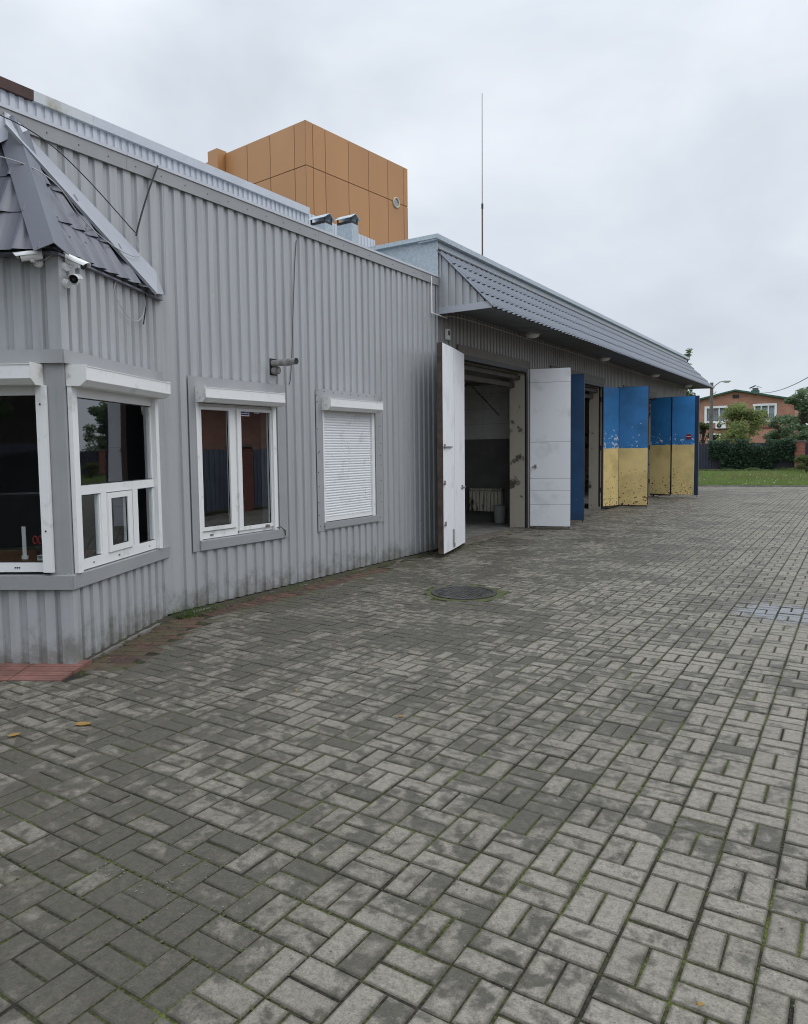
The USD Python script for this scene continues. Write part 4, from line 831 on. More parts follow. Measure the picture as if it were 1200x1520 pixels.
# gate leaves
RUSTB = mat('black_rusted_edge', (.022, .02, .02), rough=.7, color2=(.06, .03, .018), vs=6)
def leaf(P0, P1, name_label, z0=.06, z1=3.2, th=.06, face=None, panels=None, edge=None, core=DARKM, flip=1, bolts=(), hinges=True, strip_end=False, flange=0.0):
    P0, P1 = np.array(P0, float), np.array(P1, float); U = P1 - P0; L = np.linalg.norm(U); U /= L; N = np.array([U[1], -U[0]]) * flip
    F = frame(P0, U, N); m = MB(); m.fbox(F, 0, L, z0, z1, -th, -.006); G_ = m.build('gate_leaf', core, gar, label=name_label)
    if panels:
        for a, b in zip(panels[:-1], panels[1:]): q = MB(); q.fbox(F, .004, L - .004, a + .0025, b - .0025, -.0055, .0); q.build('panel', face, G_)
    else: q = MB(); q.fbox(F, .004, L - .004 - flange, z0 + .004, z1 - .004, -.0055, 0); q.build('skin', face, G_)
    if edge is not None: q = MB(); q.fbox(F, -.006, -.001, z0, z1, -th, -.003); q.build('edge', edge, G_)
    for z in (.45, 1.55, 2.8):
        if hinges: q = MB(); q.tube([F(-.006, z, .006), F(-.006, z + .13, .006)], .016, 8); q.build('hinge', core, G_, smooth=40)
    if strip_end: q = MB(); q.fbox(F, -.022, .004, z0, z1, -th - .004, -.001); q.fbox(F, L - .004, L + .016, z0, z1, -th - .004, -.001); q.fbox(F, .004, L - .004, z0 - .035, z0 + .004, -th, -.001); q.build('steel_edge', RUSTB, G_)
    q = MB(); q.tube([F(L - .03, z0 - .05, -.03), F(L - .03, z0 + .02, -.03)], .008, 6); q.build('drop_bolt', DARKM, G_)
    for u0, u1, zz, vertical in bolts:
        q = MB(); q.tube([F(u0, zz, .016), F(u0 if vertical else u1, zz + (u1 if vertical else 0), .016)], .011, 8); q.fbox(F, u0 + .04, u0 + .08, zz - .025, zz + .04, .0, .02); q.build('bolt', PIPE, G_)
    return G_
GWHITE = mat('white_gate_panel', (.83, .84, .87), rough=.42, color2=(.66, .67, .69), vs=2.4, ramp=(.28, .46))
leaf((-5.273, 9.288), (-5.424, 9.909), 'white inner face of the folded left leaf, free end by the wall', face=GWHITE, panels=[.06, 3.2], th=.085, edge=RUSTY, hinges=False, bolts=((.0, .45, 1.665, False), (.02, .06, .50, False), (.52, .26, .12, True), (-.01, .06, 1.12, False)))
leaf((-5.426, 9.917), (-5.628, 10.641), 'white inner leaf of the left gate, hinged at the opening', face=GWHITE, panels=[.06, 3.2], th=.06, hinges=False, bolts=((.45, .72, 1.0, False),))
leaf((-5.65, 13.47), (-4.89, 13.706), 'white panelled gate leaf standing open right of the first opening', face=GWHITE, panels=[.065, .50, .78, 1.02, 1.75, 2.93, 3.2], th=.07, hinges=False, bolts=((.05, .08, 1.26, False),))
BLUEM = door_mat('worn_blue_paint', (.03, .085, .19), (.03, .075, .16), .2, 4, .2, .3)
leaf((-5.75, 14.93), (-5.065, 15.03), 'all blue gate leaf standing open behind the white panelled leaf', face=BLUEM, th=.055)
zsp = 1.60
leaf((-5.80, 18.517), (-5.53, 19.21), 'narrow looking blue and yellow leaf with many white chips, at the second opening', z0=.08, face=door_mat('flag_paint', BLUE, YELLOW, zsp, 1, 1.25, .6), th=.05, strip_end=True)
leaf((-5.545, 19.24), (-4.82, 19.42), 'blue and yellow leaf with two white flakes, taller in front of the far pair', z0=.08, z1=3.22, face=door_mat('flag_paint_worn', BLUE, YELLOW, zsp, 2, .6, .9), th=.05, strip_end=True)
leaf((-5.90, 24.0), (-5.21, 23.82), 'left leaf of the farthest blue and yellow pair', z0=.10, face=door_mat('flag_paint_dirty', BLUE, YELLOW, 1.68, 3, .85, .8), th=.05, strip_end=True)
fp = leaf((-5.17, 23.815), (-4.375, 23.79), 'right leaf of the farthest blue and yellow pair with a small red sign', z0=.10, face=door_mat('flag_paint_far', BLUE, YELLOW, 1.68, 6, .75, .9), th=.10, flange=.11, core=mat('dark_blue_edge', (.02, .035, .07), rough=.5))
o = MB(); o.tube([(-4.66, 23.792, 1.935), (-4.66, 23.782, 1.935)], .085, 18); sg_ = tag(o.build('door_sign', mat('sign_red', (.30, .02, .04), rough=.4)), 'small round red sign with a white bar on the farthest blue door', 'sign')
o = MB()
for k in range(4): o.box((-4.72 + k * .032, 23.776, 1.922), (-4.697 + k * .032, 23.7815, 1.948))
o.build('white_bar', WHITEST, sg_)

# antenna on the garage roof
t = thing('antenna_mast', 'tall thin whip antenna standing on the garage roof', 'antenna')
o = MB(); o.tube([(-6.955, 14, 4.9), (-6.95, 14, 6.75)], .017, 8); o.build('lower_tube', mat('antenna_rust', (.15, .11, .09), rough=.6, var=.2), t, smooth=40)
o = MB(); o.tube([(-6.95, 14, 6.75), (-6.943, 14, 9.05)], [.011, .007], 8); o.build('whip', PIPE, t, smooth=40)
o = MB(); o.tube([(-6.95, 14, 6.70), (-6.95, 14, 6.80)], .024, 8); o.build('joint', DARKM, t, smooth=40)

# ------------------------------------------------------------------ ochre panelled building behind
och = thing('ochre_building', 'tall ochre building clad in smooth panels behind the grey roof', 'building')
om = -.1; C0 = np.array([-20.101, 23.944]); YD = np.array([math.sin(-om), math.cos(om)]) ; XD = np.array([math.cos(om), math.sin(om)])
YD = np.array([-math.sin(om), math.cos(om)])
FO = frame(C0, YD, XD); FQ = frame(C0, -XD, -YD); ZT = 15.469
c = MB(); c.slab([tuple(C0 - XD * .03 + YD * .03), tuple(C0 - XD * .03 + YD * 6.9), tuple(C0 - XD * 12 + YD * 6.9), tuple(C0 - XD * 12 + YD * .03)], 0, ZT - .03); c.build('wall', ORANGEJ, och)
cols = [0.0, .415, 1.16, 2.63, 4.0, 5.39, 6.61, 6.94]; G2 = .016
rows = [(0.0, 3.0), (3.0, 6.6), (6.6, 10.2), (10.2, ZT - 1.83), (ZT - 1.83, ZT)]
for a, b in zip(cols[1:-1], cols[2:]):
    for z0, z1 in rows: q = MB(); q.fbox(FO, a + G2, b - G2, z0 + G2, z1 - G2 * (z1 < ZT), -.028, .0); q.build('panel', ORANGE, och)
lc = [0.0, .69, 2.236, 3.78, 5.35]
for a, b in zip(lc[1:-1], lc[2:]):
    for z0, z1 in rows: q = MB(); q.fbox(FQ, a + G2, b - G2, z0 + G2, z1 - G2 * (z1 < ZT), -.028, .0); q.build('panel', ORANGE, och)
for z0, z1 in rows:                                            # corner panels bend round the edge
    q = MB(); q.fbox(FO, .0, .415 - G2, z0 + G2, z1 - G2 * (z1 < ZT), -.028, .0); q.fbox(FQ, .001, .69 - G2, z0 + G2, z1 - G2 * (z1 < ZT), -.028, .0); q.build('corner_panel', ORANGE, och)
q = MB(); q.fbox(FQ, 5.36, 6.05, 0, ZT + .12, -.1, .45); q.build('pilaster', ORANGE, och)
q = MB(); q.fbox(FQ, 6.06, 12, 0, ZT - .08, -.1, .05); q.build('side_panel', ORANGE, och)
o = MB(); o.tube([FO(5.99, ZT - 1.86, -.01), FO(5.99, ZT - 1.86, .05)], .235, 28, caps=False)
a = np.linspace(0, 2 * math.pi, 29)
o.tube([FO(5.99 + .22 * math.cos(q), ZT - 1.86 + .22 * math.sin(q), .03) for q in a], .035, 8); po = o.build('porthole', mat('cream_ring', (.62, .60, .48), rough=.5), och, smooth=40)
o = MB(); o.tube([FO(5.99, ZT - 1.86, .004), FO(5.99, ZT - 1.86, .012)], .20, 28); o.build('pane', GLASSD, po)

# ------------------------------------------------------------------ lawn, fence, hedge, trees, house
def lawn_z(x, y): return np.interp(y, [31, 34, 43, 46, 60, 90], [-.03, .02, .14, .19, .22, .25]) + .03 * (meshkit.noise(np.stack([x * .8, y * .8, 0 * x], -1)) - .5)
xs, ys_ = np.meshgrid(np.linspace(-22, 8, 60), np.linspace(31, 90, 90), indexing='ij')
yy = np.maximum(ys_, 31.08 + (xs + 5.35) * .285 * (xs > -14)); v = np.stack([xs, yy, lawn_z(xs, yy)], -1).reshape(-1, 3)
f = np.array([(i * 90 + j, (i + 1) * 90 + j, (i + 1) * 90 + j + 1, i * 90 + j + 1) for i in range(59) for j in range(89)])
TURF = mat('turf', (.12, .16, .045), rough=.95, color2=(.07, .08, .035), vs=1.5, bump=.02, bs=20)
tag(MB().add(v, f).build('lawn', TURF, smooth=True), 'rough grass verge beyond the paving', kind='structure')
k = MB(); k.add([(x, 31.02 + (x + 5.35) * .285 + dy, z) for x in (-9, 3) for dy, z in ((0, -.05), (0, .05), (.08, .05), (.08, -.05))], [(0, 4, 5, 1), (1, 5, 6, 2), (2, 6, 7, 3)])
tag(k.build('kerb', CONC), 'low concrete kerb between paving and grass', kind='structure')
def blades(n, px, py, pz, hmin, hmax, w, lean=.4):
    a = rng.uniform(0, 2 * math.pi, n); h_ = rng.uniform(hmin, hmax, n); b = rng.uniform(0, 2 * math.pi, n); l = rng.uniform(0, lean, n) * h_
    base = np.stack([px, py, pz], -1); sd = np.stack([np.cos(a), np.sin(a), 0 * a], -1) * w; tp = base + np.stack([np.cos(b) * l, np.sin(b) * l, h_], -1)
    return np.stack([base - sd, base + sd, tp], 1).reshape(-1, 3), np.arange(3 * n).reshape(-1, 3)
n = 30000; gx = rng.uniform(-9, -.5, n); gy = 31.1 + (gx + 5.35) * .285 + .05 + rng.random(n) ** 1.3 * 13
keep = meshkit.noise(np.stack([gx * .9, gy * .7, 0 * gx], -1)) > .18; gx, gy = gx[keep], gy[keep]; n = len(gx)
tag(MB().add(*blades(n, gx, gy, lawn_z(gx, gy) - .01, .05, .17, .012)).build('grass', GRASSM), 'uncut grass of the verge', kind='stuff')

fl_ = MB()
for _ in range(110):
    x = rng.uniform(-8, -.8); y = 31.3 + (x + 5.35) * .285 + rng.random() ** 1.4 * 9; z = float(lawn_z(np.array([x]), np.array([y]))[0]) + rng.uniform(.05, .14); r = rng.uniform(.010, .022)
    fl_.add(ico.vertices * r + np.array([x, y, z]), ico.faces)
tag(fl_.build('clover_flowers', mat('white_flower', (.7, .7, .62), rough=.8)), 'white clover heads in the verge grass', kind='stuff')
n = 1500; lx = rng.uniform(-8.5, -.6, n); ly = 32 + (lx + 5.35) * .285 + rng.random(n) * 10; kp = meshkit.noise(np.stack([lx * .7 + 9, ly * .5, 0 * lx], -1)) > .55; lx, ly = lx[kp], ly[kp]; n = len(lx)
tag(MB().add(*blades(n, lx, ly, lawn_z(lx, ly), .2, .42, .02, .7)).build('tall_grass', leaf_mat('dry_tall_grass', (.10, .10, .04), (.24, .24, .10)), kind='stuff'), 'taller seeding tufts in the verge grass')
def leaves(cent, size, n_each=1, droop=.5):
    """leaf quads around the given points"""
    n = len(cent); a = rng.normal(0, 1, (n, 3)); a[:, 2] *= .5; a /= np.linalg.norm(a, axis=1, keepdims=True); b = rng.normal(0, 1, (n, 3)); b = np.cross(a, b); b /= np.linalg.norm(b, axis=1, keepdims=True)
    s = size * rng.uniform(.6, 1.3, (n, 1)); v = np.stack([cent - a * s, cent + b * s * .42, cent + a * s, cent - b * s * .42], 1).reshape(-1, 3)
    return v, np.arange(4 * n).reshape(-1, 4)
def tree(name, label, x, y, z0, h, rx, m_, n=5200, size=.085, trunk_h=.3, clumps=26, group=None, seed=1, cat='tree', shape=1.0):
    rg = np.random.default_rng(seed); t = thing(name, label, cat, group, loc=(0, 0, 0)); o = MB()
    o.tube([(x, y, z0 - .05), (x + .03, y, z0 + h * .45), (x, y + .05, z0 + h * .85)], [.05 + .012 * h, .04, .012], 8)
    cs = []
    for _ in range(clumps):
        q = rg.random() ** .8; zz = z0 + h * (trunk_h + (1 - trunk_h) * q * .95); rr = rx * (1 - abs(q - .35) ** 1.6 * 1.1 * shape) * math.sqrt(rg.random()); th = rg.uniform(0, 2 * math.pi)
        p_ = np.array([x + rr * math.cos(th), y + rr * math.sin(th), zz]); cs.append(p_); o.tube([(x, y, z0 + h * min(.75, trunk_h * .8 + .3 * q)), tuple((p_ + [x, y, zz - .1]) / 2), tuple(p_)], [.022, .014, .006], 5)
    o.build('trunk', BARK, t, smooth=40)
    cs = np.array(cs); k_ = rg.integers(0, clumps, n); rad = rx * .34 * rg.uniform(.7, 1.25, clumps)[k_]
    d = rg.normal(0, 1, (n, 3)); d /= np.linalg.norm(d, axis=1, keepdims=True); cen_ = cs[k_] + d * (rad * rg.random(n) ** .45)[:, None] * np.array([1, 1, .8])
    MB().add(*leaves(cen_, size)).build('crown', m_, t); return t
tree('garden_tree', 'loose yellow green garden tree behind the ivy fence before the brick house', -6.75, 51.5, .2, 4.0, 1.75, TREEM, n=6500, size=.10, seed=3)
tree('pear_tree', 'tall dark green tree at the right picture edge beside the brick house', -3.15, 49.5, .2, 4.75, 1.2, PEARM, n=6500, size=.10, seed=5, shape=.8)
tree('pear_tree', 'small dark tree between the brick house window and the tall right tree', -4.6, 50.5, .2, 3.2, .85, PEARM, n=2800, size=.09, seed=8)
tree('garden_tree', 'small reddish green tree at the brick house corner beside the last blue door', -9.0, 50.5, .2, 3.2, .6, SHRUBM, n=1800, size=.09, seed=9)
tree('garden_tree', 'leafy sapling rising behind the far end of the garage canopy', -5.95, 29.75, 0, 5.55, .34, PEARM, n=520, size=.065, trunk_h=.55, clumps=16, seed=12)
tree('garden_shrub', 'low reddish green shrub on the verge at the right picture edge', -2.55, 42.6, .13, .95, .62, SHRUBM, n=2200, size=.05, trunk_h=.2, seed=14, cat='shrub')
tree('garden_shrub', 'dense bush behind the fence under the tall right tree', -2.7, 48.6, .2, 2.6, 1.1, PEARM, n=3600, size=.09, trunk_h=.1, seed=31, cat='shrub')
tree('garden_tree', 'broad green tree behind the far fence right of the tall tree', 1.5, 52, .2, 5.5, 2.2, PEARM, n=5200, size=.11, seed=17)

SLATE = mat('slate_fence_sheet', (.13, .15, .19), rough=.5, var=.1)
NAVY = mat('navy_fence_sheet', (0.030, 0.034, 0.055), rough=.5, var=.1)
BRICKR = usdkit.material(stage, '/World/Looks/red_brick', {
    'g': ('geometry', {}), 's': ('separate_xyz', {}), 'a': ('math', {'math_type': 'add'}), 'c': ('combine_xyz', {}),
    'b': ('brick_texture', {'scale': 1.0, 'brick_width': .25, 'row_height': .077, 'mortar_size': .006, 'color1': (.26, .075, .045), 'color2': (.19, .05, .035), 'mortar': (.22, .17, .14)}), 'p': ('principled_bsdf', {'roughness': .8})},
    [('g.position', 's.vector'), ('s.x', 'a.value1'), ('s.y', 'a.value2'), ('a.value', 'c.x'), ('s.z', 'c.y'), ('c.vector', 'b.vector'), ('b.color', 'p.base_color')], surface='p.BSDF')
BRICKO = usdkit.material(stage, '/World/Looks/orange_brick', {
    'g': ('geometry', {}), 's': ('separate_xyz', {}), 'a': ('math', {'math_type': 'add'}), 'c': ('combine_xyz', {}), 'n': ('noise_texture', {'scale': 1.2, 'detail': 4.0}), 'r': ('rgb_ramp', {'ramp': [(.3, (.8, .8, .8)), (.7, (1.15, 1.12, 1.1))]}), 'm': ('mix', {'mix_type': 'multiply', 'fac': 1.0}),
    'b': ('brick_texture', {'scale': 1.0, 'brick_width': .25, 'row_height': .077, 'mortar_size': .007, 'color1': (.43, .20, .13), 'color2': (.35, .15, .10), 'mortar': (.38, .29, .22)}), 'p': ('principled_bsdf', {'roughness': .8})},
    [('g.position', 's.vector'), ('s.x', 'a.value1'), ('s.y', 'a.value2'), ('a.value', 'c.x'), ('s.z', 'c.y'), ('c.vector', 'b.vector'), ('b.color', 'm.color1'), ('g.position', 'n.vector'), ('n.fac', 'r.fac'), ('r.color', 'm.color2'), ('m.color', 'p.base_color')], surface='p.BSDF')
def fence(name, A, B, label, posts, z0, z1, group, m_=None):
    A, B = np.array(A, float), np.array(B, float); L = np.linalg.norm(B - A); U = (B - A) / L; F = frame(A, U, (U[1], -U[0])); t = thing(name, label, 'fence', group)
    ps = sorted(posts)
    for a, b in zip([0] + ps, ps + [L]):
        if b - a > .6:
            corr(F, a + .02, b - .02, lambda u: [(z0 + .08, z1 - .02)], pitch=.16, depth=.02).build('sheet_panel', m_ or NAVY, t)
            q = MB(); q.fbox(F, a, b, z1 - .25, z1 - .20, -.07, -.03); q.fbox(F, a, b, z0 + .25, z0 + .3, -.07, -.03); q.build('rail', DARKM, t)
    for a in ps:
        q = MB(); q.fbox(F, a - .25, a + .25, z0 - .3, z1 + .03, -.25, .25); pl = q.build('brick_pillar', BRICKR, t)
        q = MB(); q.fbox(F, a - .29, a + .29, z1 + .03, z1 + .08, -.29, .29); q.build('pillar_cap', CONCP, pl)
    return t
fence('sheet_fence', (-16, 46.2), (4, 46.2), 'navy sheet fence with a brick pillar at the end of the verge', [.3, 4.3, 12.92, 17.2], .15, 1.80, 'fences of the yard')
n = 15000; ix = rng.uniform(-7.9, -3.25, n); tz = rng.random(n); dens = meshkit.fbm(np.stack([ix * 1.3, 0 * ix, tz * 2.2], -1), 3, seed=4)
lo = np.where(ix < -7.2, .9, np.where(ix > -4.4, .75, .0)) * (meshkit.noise(np.stack([ix * 2, 0 * ix + 3, 0 * ix], -1)) + .3)
keep = (dens > .30) & (tz * 1.9 > lo * .9); ix, tz = ix[keep], tz[keep]; n = len(ix)
iy = 46.12 - np.abs(rng.normal(0, .16, n)) - .10 * meshkit.noise(np.stack([ix * 2.2, 0 * ix, tz * 4], -1)); iz = .22 + tz * (1.68 + .16 * meshkit.noise(np.stack([ix * 1.9, 0 * ix + 7, 0 * ix], -1)))
t = thing('ivy', 'dark ivy smothering the middle of the navy fence', 'climbing plant'); MB().add(*leaves(np.stack([ix, iy, iz], -1), .062)).build('foliage', IVYM, t)
for x in (-7.2, -6.4, -5.6, -4.9, -4.2): o = MB(); o.tube([(x, 46.05, .1), (x + rng.normal(0, .2), 46.05, .9), (x + rng.normal(0, .3), 46.06, 1.7)], [.025, .018, .008], 6); o.build('stem', BARK, t)
# low dark growth at the foot of the fence
n = 5000; hx = rng.uniform(-9, -1.5, n); hy = 45.9 - np.abs(rng.normal(0, .7, n)); hz = lawn_z(hx, hy) + rng.random(n) * .22 * meshkit.noise(np.stack([hx * 1.5, hy, 0 * hx], -1))
tag(MB().add(*leaves(np.stack([hx, hy, hz], -1), .06)).build('undergrowth', SHRUBM), 'low weeds along the foot of the far fence', kind='stuff')

# street lamp
t = thing('street_lamp', 'street lamp on a weathered pole rising over the ivy fence', 'street lamp')
o = MB(); o.tube([(-8.10, 48, .1), (-8.10, 48, 5.55)], [.12, .095], 12); o.build('pole', POLEW, t, smooth=40)
o = MB(); o.tube([(-8.10, 48, 5.22), (-7.93, 47.95, 5.32), (-7.65, 47.9, 5.53), (-7.45, 47.85, 5.60)], .028, 8); o.build('arm', PIPE, t, smooth=40)
o = MB(); m_ = trimesh.creation.icosphere(3, 1.0); v = m_.vertices * np.array([.27, .13, .10]); v[:, 2] = np.where(v[:, 2] < 0, v[:, 2] * .9, v[:, 2]); o.add(v + np.array([-7.23, 47.8, 5.58]), m_.faces); o.build('lamp_head', mat('lamp_shell', (.62, .63, .64), rough=.35), t, smooth=True)
o = MB(); o.tube([(-7.19, 47.8, 5.53), (-7.19, 47.8, 5.47)], [.13, .09], 14); o.build('lamp_glass', mat('lamp_lens', (.5, .5, .46), rough=.15), t, smooth=40)
o = MB(); o.tube([(-8.0, 47.95, 4.88), (-7.85, 47.95, 4.9), (-7.84, 47.95, 5.0)], .02, 6); o.build('insulator_hook', DARKM, t)

# brick house
hs = thing('brick_house', 'orange brick house with a low green gable roof behind the trees', 'house')
FH = frame((-8.4, 60), (1, 0), (0, -1)); hw = 4.0
GREEN = mat('green_roof', (.035, .10, .075), rough=.4, var=.08)
m = MB()
zE, zR = 4.95, 5.78
def hz_(u): return zR - abs(u) * (zR - zE) / 3.78
wins = [(-2.12, -.62, 3.49, 4.62), (1.29, 2.73, 3.47, 4.66), (-1.9, -1.0, 1.0, 2.6)]
us = sorted({-hw, 0, hw} | {w for q in wins for w in q[:2]})
for a, b in zip(us[:-1], us[1:]):
    mid = (a + b) / 2; runs = [(0, None)]
    cuts = sorted([(q[2], q[3]) for q in wins if q[0] < mid < q[1]]); z = 0
    for lo_, hi_ in cuts: m.add([FH(u, zz, d) for u in (a, b) for zz in (z, lo_) for d in (-.3, 0)], BOXF); z = hi_
    m.add([FH(a, z, -.3), FH(a, z, 0), FH(a, hz_(a), -.3), FH(a, hz_(a), 0), FH(b, z, -.3), FH(b, z, 0), FH(b, hz_(b), -.3), FH(b, hz_(b), 0)], BOXF)
m.fbox(FH, hw - .3, hw, 0, zE - .05, -11, -.3); m.fbox(FH, -hw, -hw + .3, 0, zE - .05, -11, -.3)
m.build('wall', BRICKO, hs)
q = MB(); q.fbox(FH, -hw, hw, 2.9, 3.02, -.01, .04); q.build('brick_belt', mat('dark_brick', (.17, .06, .045), rough=.8), hs)
for a, b, z0, z1 in wins[:2]:
    f_ = MB(); rect(f_, FH, a - .09, b + .09, z0 - .09, z1 + .09, .16, .16, .16, .16, -.1, .05)
    for e in ((.30, .62) if a < 0 else (.31, .64)): f_.fbox(FH, a + (b - a) * e, a + (b - a) * e + .07, z0, z1, -.1, .03)
    w = f_.build('window', WHITE, hs); q = MB(); q.add([FH(a, z0, -.06), FH(b, z0, -.06), FH(b, z1, -.06), FH(a, z1, -.06)], [(0, 1, 2, 3)]); q.build('pane', GLASSD, w)
    q = MB()
    for e in np.linspace(a + .05, b - .05, 30): q.fbox(FH, e, e + .03, z0, z1, -.12 + .02 * math.sin(e * 40), -.09)
    q.build('curtain', mat('house_curtain', (.75, .75, .76), rough=.8), w)
    q = MB(); q.fbox(FH, a - .2, b + .2, z0 - .3, z1 + .3, -.9, -.6); q.build('room_back', ROOMM, w)
a, b, z0, z1 = wins[2]; f_ = MB(); rect(f_, FH, a, b, z0, z1, .12, .12, .12, .12, -.1, .05); w = f_.build('window', WHITE, hs); q = MB(); q.add([FH(a, z0, -.06), FH(b, z0, -.06), FH(b, z1, -.06), FH(a, z1, -.06)], [(0, 1, 2, 3)]); q.build('pane', GLASSD, w); q = MB(); q.fbox(FH, a - .2, b + .2, z0 - .3, z1 + .3, -.9, -.6); q.build('room_back', ROOMM, w)
m = MB()
for s in (-1, 1): m.add([FH(u, hz_(u) + dz, d) for u in (0, s * 4.35) for dz in (.01, .13) for d in (-11, .28)], BOXF)
R_ = m.build('roof', GREEN, hs)
q = MB(); q.add([FH(1.28, 5.2, -3.2), FH(1.28, 5.2, -2.7), FH(1.28, 5.98, -3.2), FH(1.28, 5.98, -2.7), FH(.72, 5.2, -3.2), FH(.72, 5.2, -2.7), FH(.72, 5.98, -3.2), FH(.72, 5.98, -2.7)], BOXF); ch = q.build('chimney', GREEN, R_)
q = MB(); q.fbox(FH, .8, 1.2, 5.98, 6.16, -3.1, -2.8); q.build('flue', CONCP, R_)
q = MB()
for s in (-1, 1): q.add([FH(1.0 + s * uu, zz, d) for uu, zz in ((0, 6.36), (0, 6.33), (.42, 6.17), (.42, 6.14)) for d in (-3.25, -2.65)], BOXF)
q.build('chimney_hood', GREEN, R_)
q = MB(); q.fbox(FH, -.22, .24, 5.24, 5.52, .0, .02); q.build('gable_vent', DARKM, hs)
q = MB(); q.fbox(FH, -1.75, -.95, 5.30, 5.82, -7, -6); q.build('roof_dormer', GREEN, R_)
t = thing('air_conditioner', 'white air conditioner unit on the brick house wall under the left window', 'air conditioner')
q = MB(); q.fbox(FH, -1.35, -.62, 2.98, 3.42, .06, .36); q.build('case', WHITE, t); q = MB(); q.tube([FH(-1.08, 3.2, .36), FH(-1.08, 3.2, .375)], .175, 20); q.build('fan_grille', DARKM, t); q = MB(); q.tube([FH(-1.08, 3.2, .375), FH(-1.08, 3.2, .38)], .06, 12); q.build('fan_hub', PIPE, t)
q = MB(); q.fbox(FH, -1.3, -1.26, 2.93, 2.98, .02, .36); q.fbox(FH, -.7, -.66, 2.93, 2.98, .02, .36); q.build('bracket', PIPE, t)
cable('overhead_cable', [(-7.1, 59, 5.55), (-5.0, 51, 5.0), (-2.2, 40, 5.02), (1.5, 25, 6.2)], .018, BLACKR, 'sagging overhead cable right of the brick house roof')

# ------------------------------------------------------------------ what stands across the yard and shows in the window glass
fence('sheet_fence', (2.75, 34), (2.75, -9), 'navy sheet fence with brick pillars along the right of the yard', [6.0, 13.0, 20.0, 27.0, 34.0, 40.0], 0, 1.72, 'fences of the yard', SLATE)
oh = thing('brick_house', 'low brown brick house behind the right hand fence', 'house'); m = MB(); m.box((5.5, 2, 0), (13, 26, 3.4)); m.build('wall', BRICKO, oh)
m = MB()
for a, b in (((5.0, 3.35), (9.25, 5.2)), ((13.5, 3.35), (9.25, 5.2))): m.add([(x, y, z + dz) for (x, z) in (a, b) for y in (1.4, 26.6) for dz in (0, .12)], BOXF)
m.build('roof', mat('brown_roof', (.05, .035, .03), rough=.6), oh)
dh = thing('storage_hall', 'tall dark brick hall closing the yard behind', 'hall'); m = MB(); m.box((-30, -26, 0), (4, -16, 9.5)); m.build('wall', mat('dark_hall_brick', (.06, .045, .04), rough=.8), dh); m = MB(); m.box((-30.3, -26.3, 9.5), (4.3, -15.7, 9.8)); m.build('roof', DARKM, dh)
tree('garden_tree', 'large tree behind the yard gate', -9.5, -13, 0, 8.0, 3.6, PEARM, n=3200, size=.3, seed=21); tree('garden_tree', 'large tree behind the yard fence corner', -2.5, -14, 0, 8.5, 3.8, PEARM, n=3200, size=.3, seed=22)
fence('sheet_fence', (2.6, -9.3), (-22, -9.3), 'navy sheet fence closing the yard behind', [5.0, 12.0, 19.0], 0, 1.9, 'fences of the yard')

cr = thing('parked_car', 'black car parked behind the bay, mirrored in the left window', 'car', loc=(-5.6, -3.6, -.02))
CARP = mat('black_car_paint', (.012, .012, .014), rough=.12, var=.05); CG = mat('car_glass', (.01, .012, .014), rough=.04); TYRE = mat('tyre', (.02, .02, .02), rough=.8); CHR = mat('chrome', (.7, .7, .72), rough=.12, metal=1.0, var=.02)
FCAR = lambda u, z, d=0.0: np.array([u, d, z])
def car_body(pts, w, name, m_):
    o = MB(); pc = np.array(pts, float); c0_ = pc.mean(0); n = len(pc); v = []
    for d, k in ((-w, .95), (-w * .93, 1.0), (w * .93, 1.0), (w, .95)): v += [FCAR(*(c0_ + (q - c0_) * k), d) for q in pc]
    f = [(r * n + i, r * n + (i + 1) % n, (r + 1) * n + (i + 1) % n, (r + 1) * n + i) for r in range(3) for i in range(n)]
    o.add(v, f); o.add(v[:n], [(0, i, i + 1) for i in range(1, n - 1)]); o.add(v[-n:], [(0, i, i + 1) for i in range(1, n - 1)]); return o.build(name, m_, cr, smooth=40)
car_body([(-2.25, .35), (-2.3, .75), (-2.2, .98), (-1.2, 1.05), (1.9, 1.08), (2.25, .95), (2.3, .45), (2.2, .3), (-2.1, .28)], .92, 'body', CARP)
car_body([(-1.25, 1.04), (-.55, 1.60), (.2, 1.70), (1.4, 1.66), (2.0, 1.08)], .80, 'cabin', CG)
car_body([(-.6, 1.62), (.2, 1.71), (1.42, 1.67), (1.3, 1.63), (.2, 1.66), (-.5, 1.57)], .76, 'roof', CARP)
for sx_ in (-1.42, 1.42):
    for sy_ in (-1, 1):
        o = MB(); o.tube([(sx_, sy_ * .70, .35), (sx_, sy_ * .93, .35)], .35, 24); w = o.build('wheel', TYRE, cr, smooth=40)
        o = MB(); o.tube([(sx_, sy_ * .931, .35), (sx_, sy_ * .94, .35)], .22, 16); o.build('rim', CHR, w)
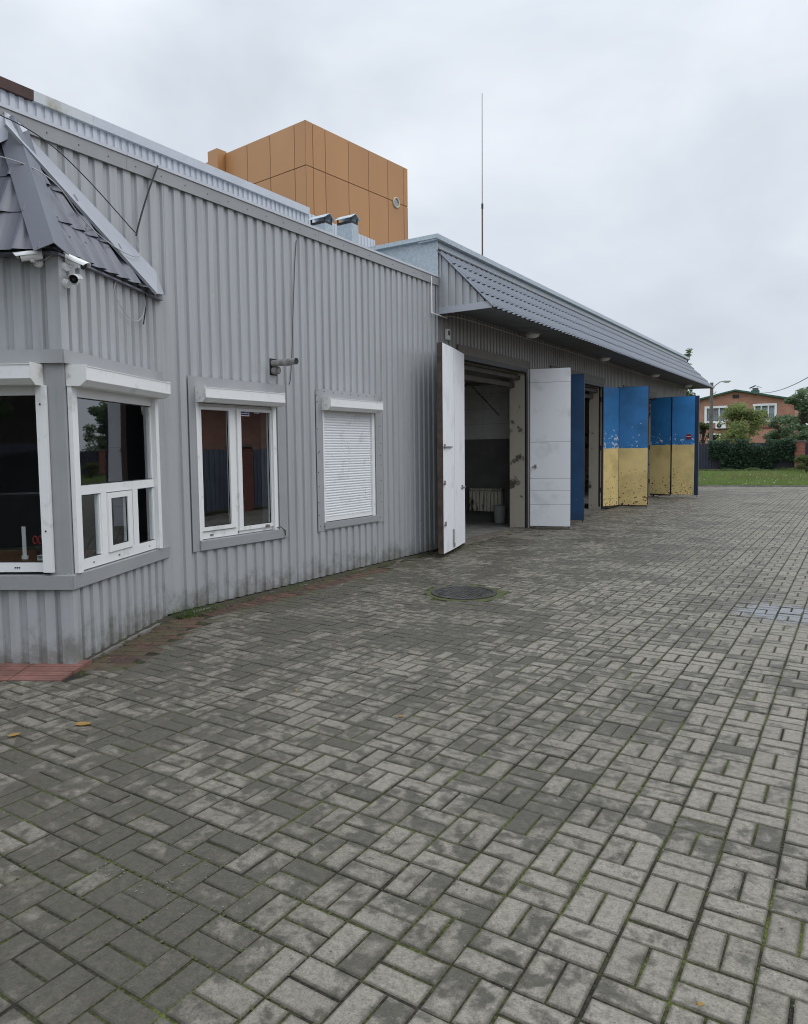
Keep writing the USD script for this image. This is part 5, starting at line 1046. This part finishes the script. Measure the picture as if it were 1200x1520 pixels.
for sy_ in (-1, 1):
    o = MB(); o.bar((-1.2, sy_ * .865, 1.075), (1.95, sy_ * .865, 1.09), .02, .025); o.build('window_trim', CHR, cr)
    o = MB(); o.bar((-2.24, sy_ * .6, .80), (-2.2, sy_ * .85, .80), .12, .12); o.build('headlight', CHR, cr)

# ------------------------------------------------------------------ weeds and fallen leaves
def weed(x, y, n, h_, label):
    t = thing('weed', label, 'weed', 'weeds at the foot of the wall'); bx, by = x + rng.normal(0, .05, n), y + rng.normal(0, .09, n)
    MB().add(*blades(n, bx, by, 0 * bx - .005, h_ * .3, h_, .003, .9)).build('blades', WEEDM, t, kind='stuff')
weed(-5.62, 4.74, 130, .16, 'biggest tuft of grass where the bay meets the wall'); weed(-5.66, 5.05, 70, .10, 'small tuft of grass right of the bay corner tuft'); weed(-5.66, 5.62, 45, .07, 'low weeds under the left side of the two leaf window'); weed(-5.68, 6.4, 40, .08, 'low weeds under the right side of the two leaf window')
def fleaf(x, y, s, a, label):
    n = 7; v = []; 
    for i, tt in enumerate(np.linspace(0, 1, n)):
        w = s * .28 * math.sin(math.pi * tt) ** .8; l = s * (tt - .5); z = .006 + .012 * (tt - .5) ** 2 * 4 * s * 8 * .3
        for e, dz in ((-1, .006), (0, 0), (1, .007)): v.append((x + l * math.cos(a) - e * w * math.sin(a), y + l * math.sin(a) + e * w * math.cos(a), z + dz))
    f = [(3 * i + j, 3 * i + j + 1, 3 * i + j + 4, 3 * i + j + 3) for i in range(n - 1) for j in (0, 1)]
    tag(MB().add(v, f).build('fallen_leaf', YLEAF, smooth=True), label, 'leaf', 'fallen leaves on the paving')
fleaf(-3.91, 2.48, .10, .5, 'yellow leaf on the paving below the bay corner'); fleaf(-4.10, 2.17, .07, 1.2, 'small yellow leaf at the left picture edge')
fleaf(-2.34, 3.57, .035, .2, 'tiny orange leaf in the middle of the paving'); fleaf(-3.2, 3.6, .03, 2.0, 'tiny leaf scrap left of the middle of the paving'); fleaf(-.36, 2.12, .022, .3, 'brown leaf scrap at the bottom right of the paving')
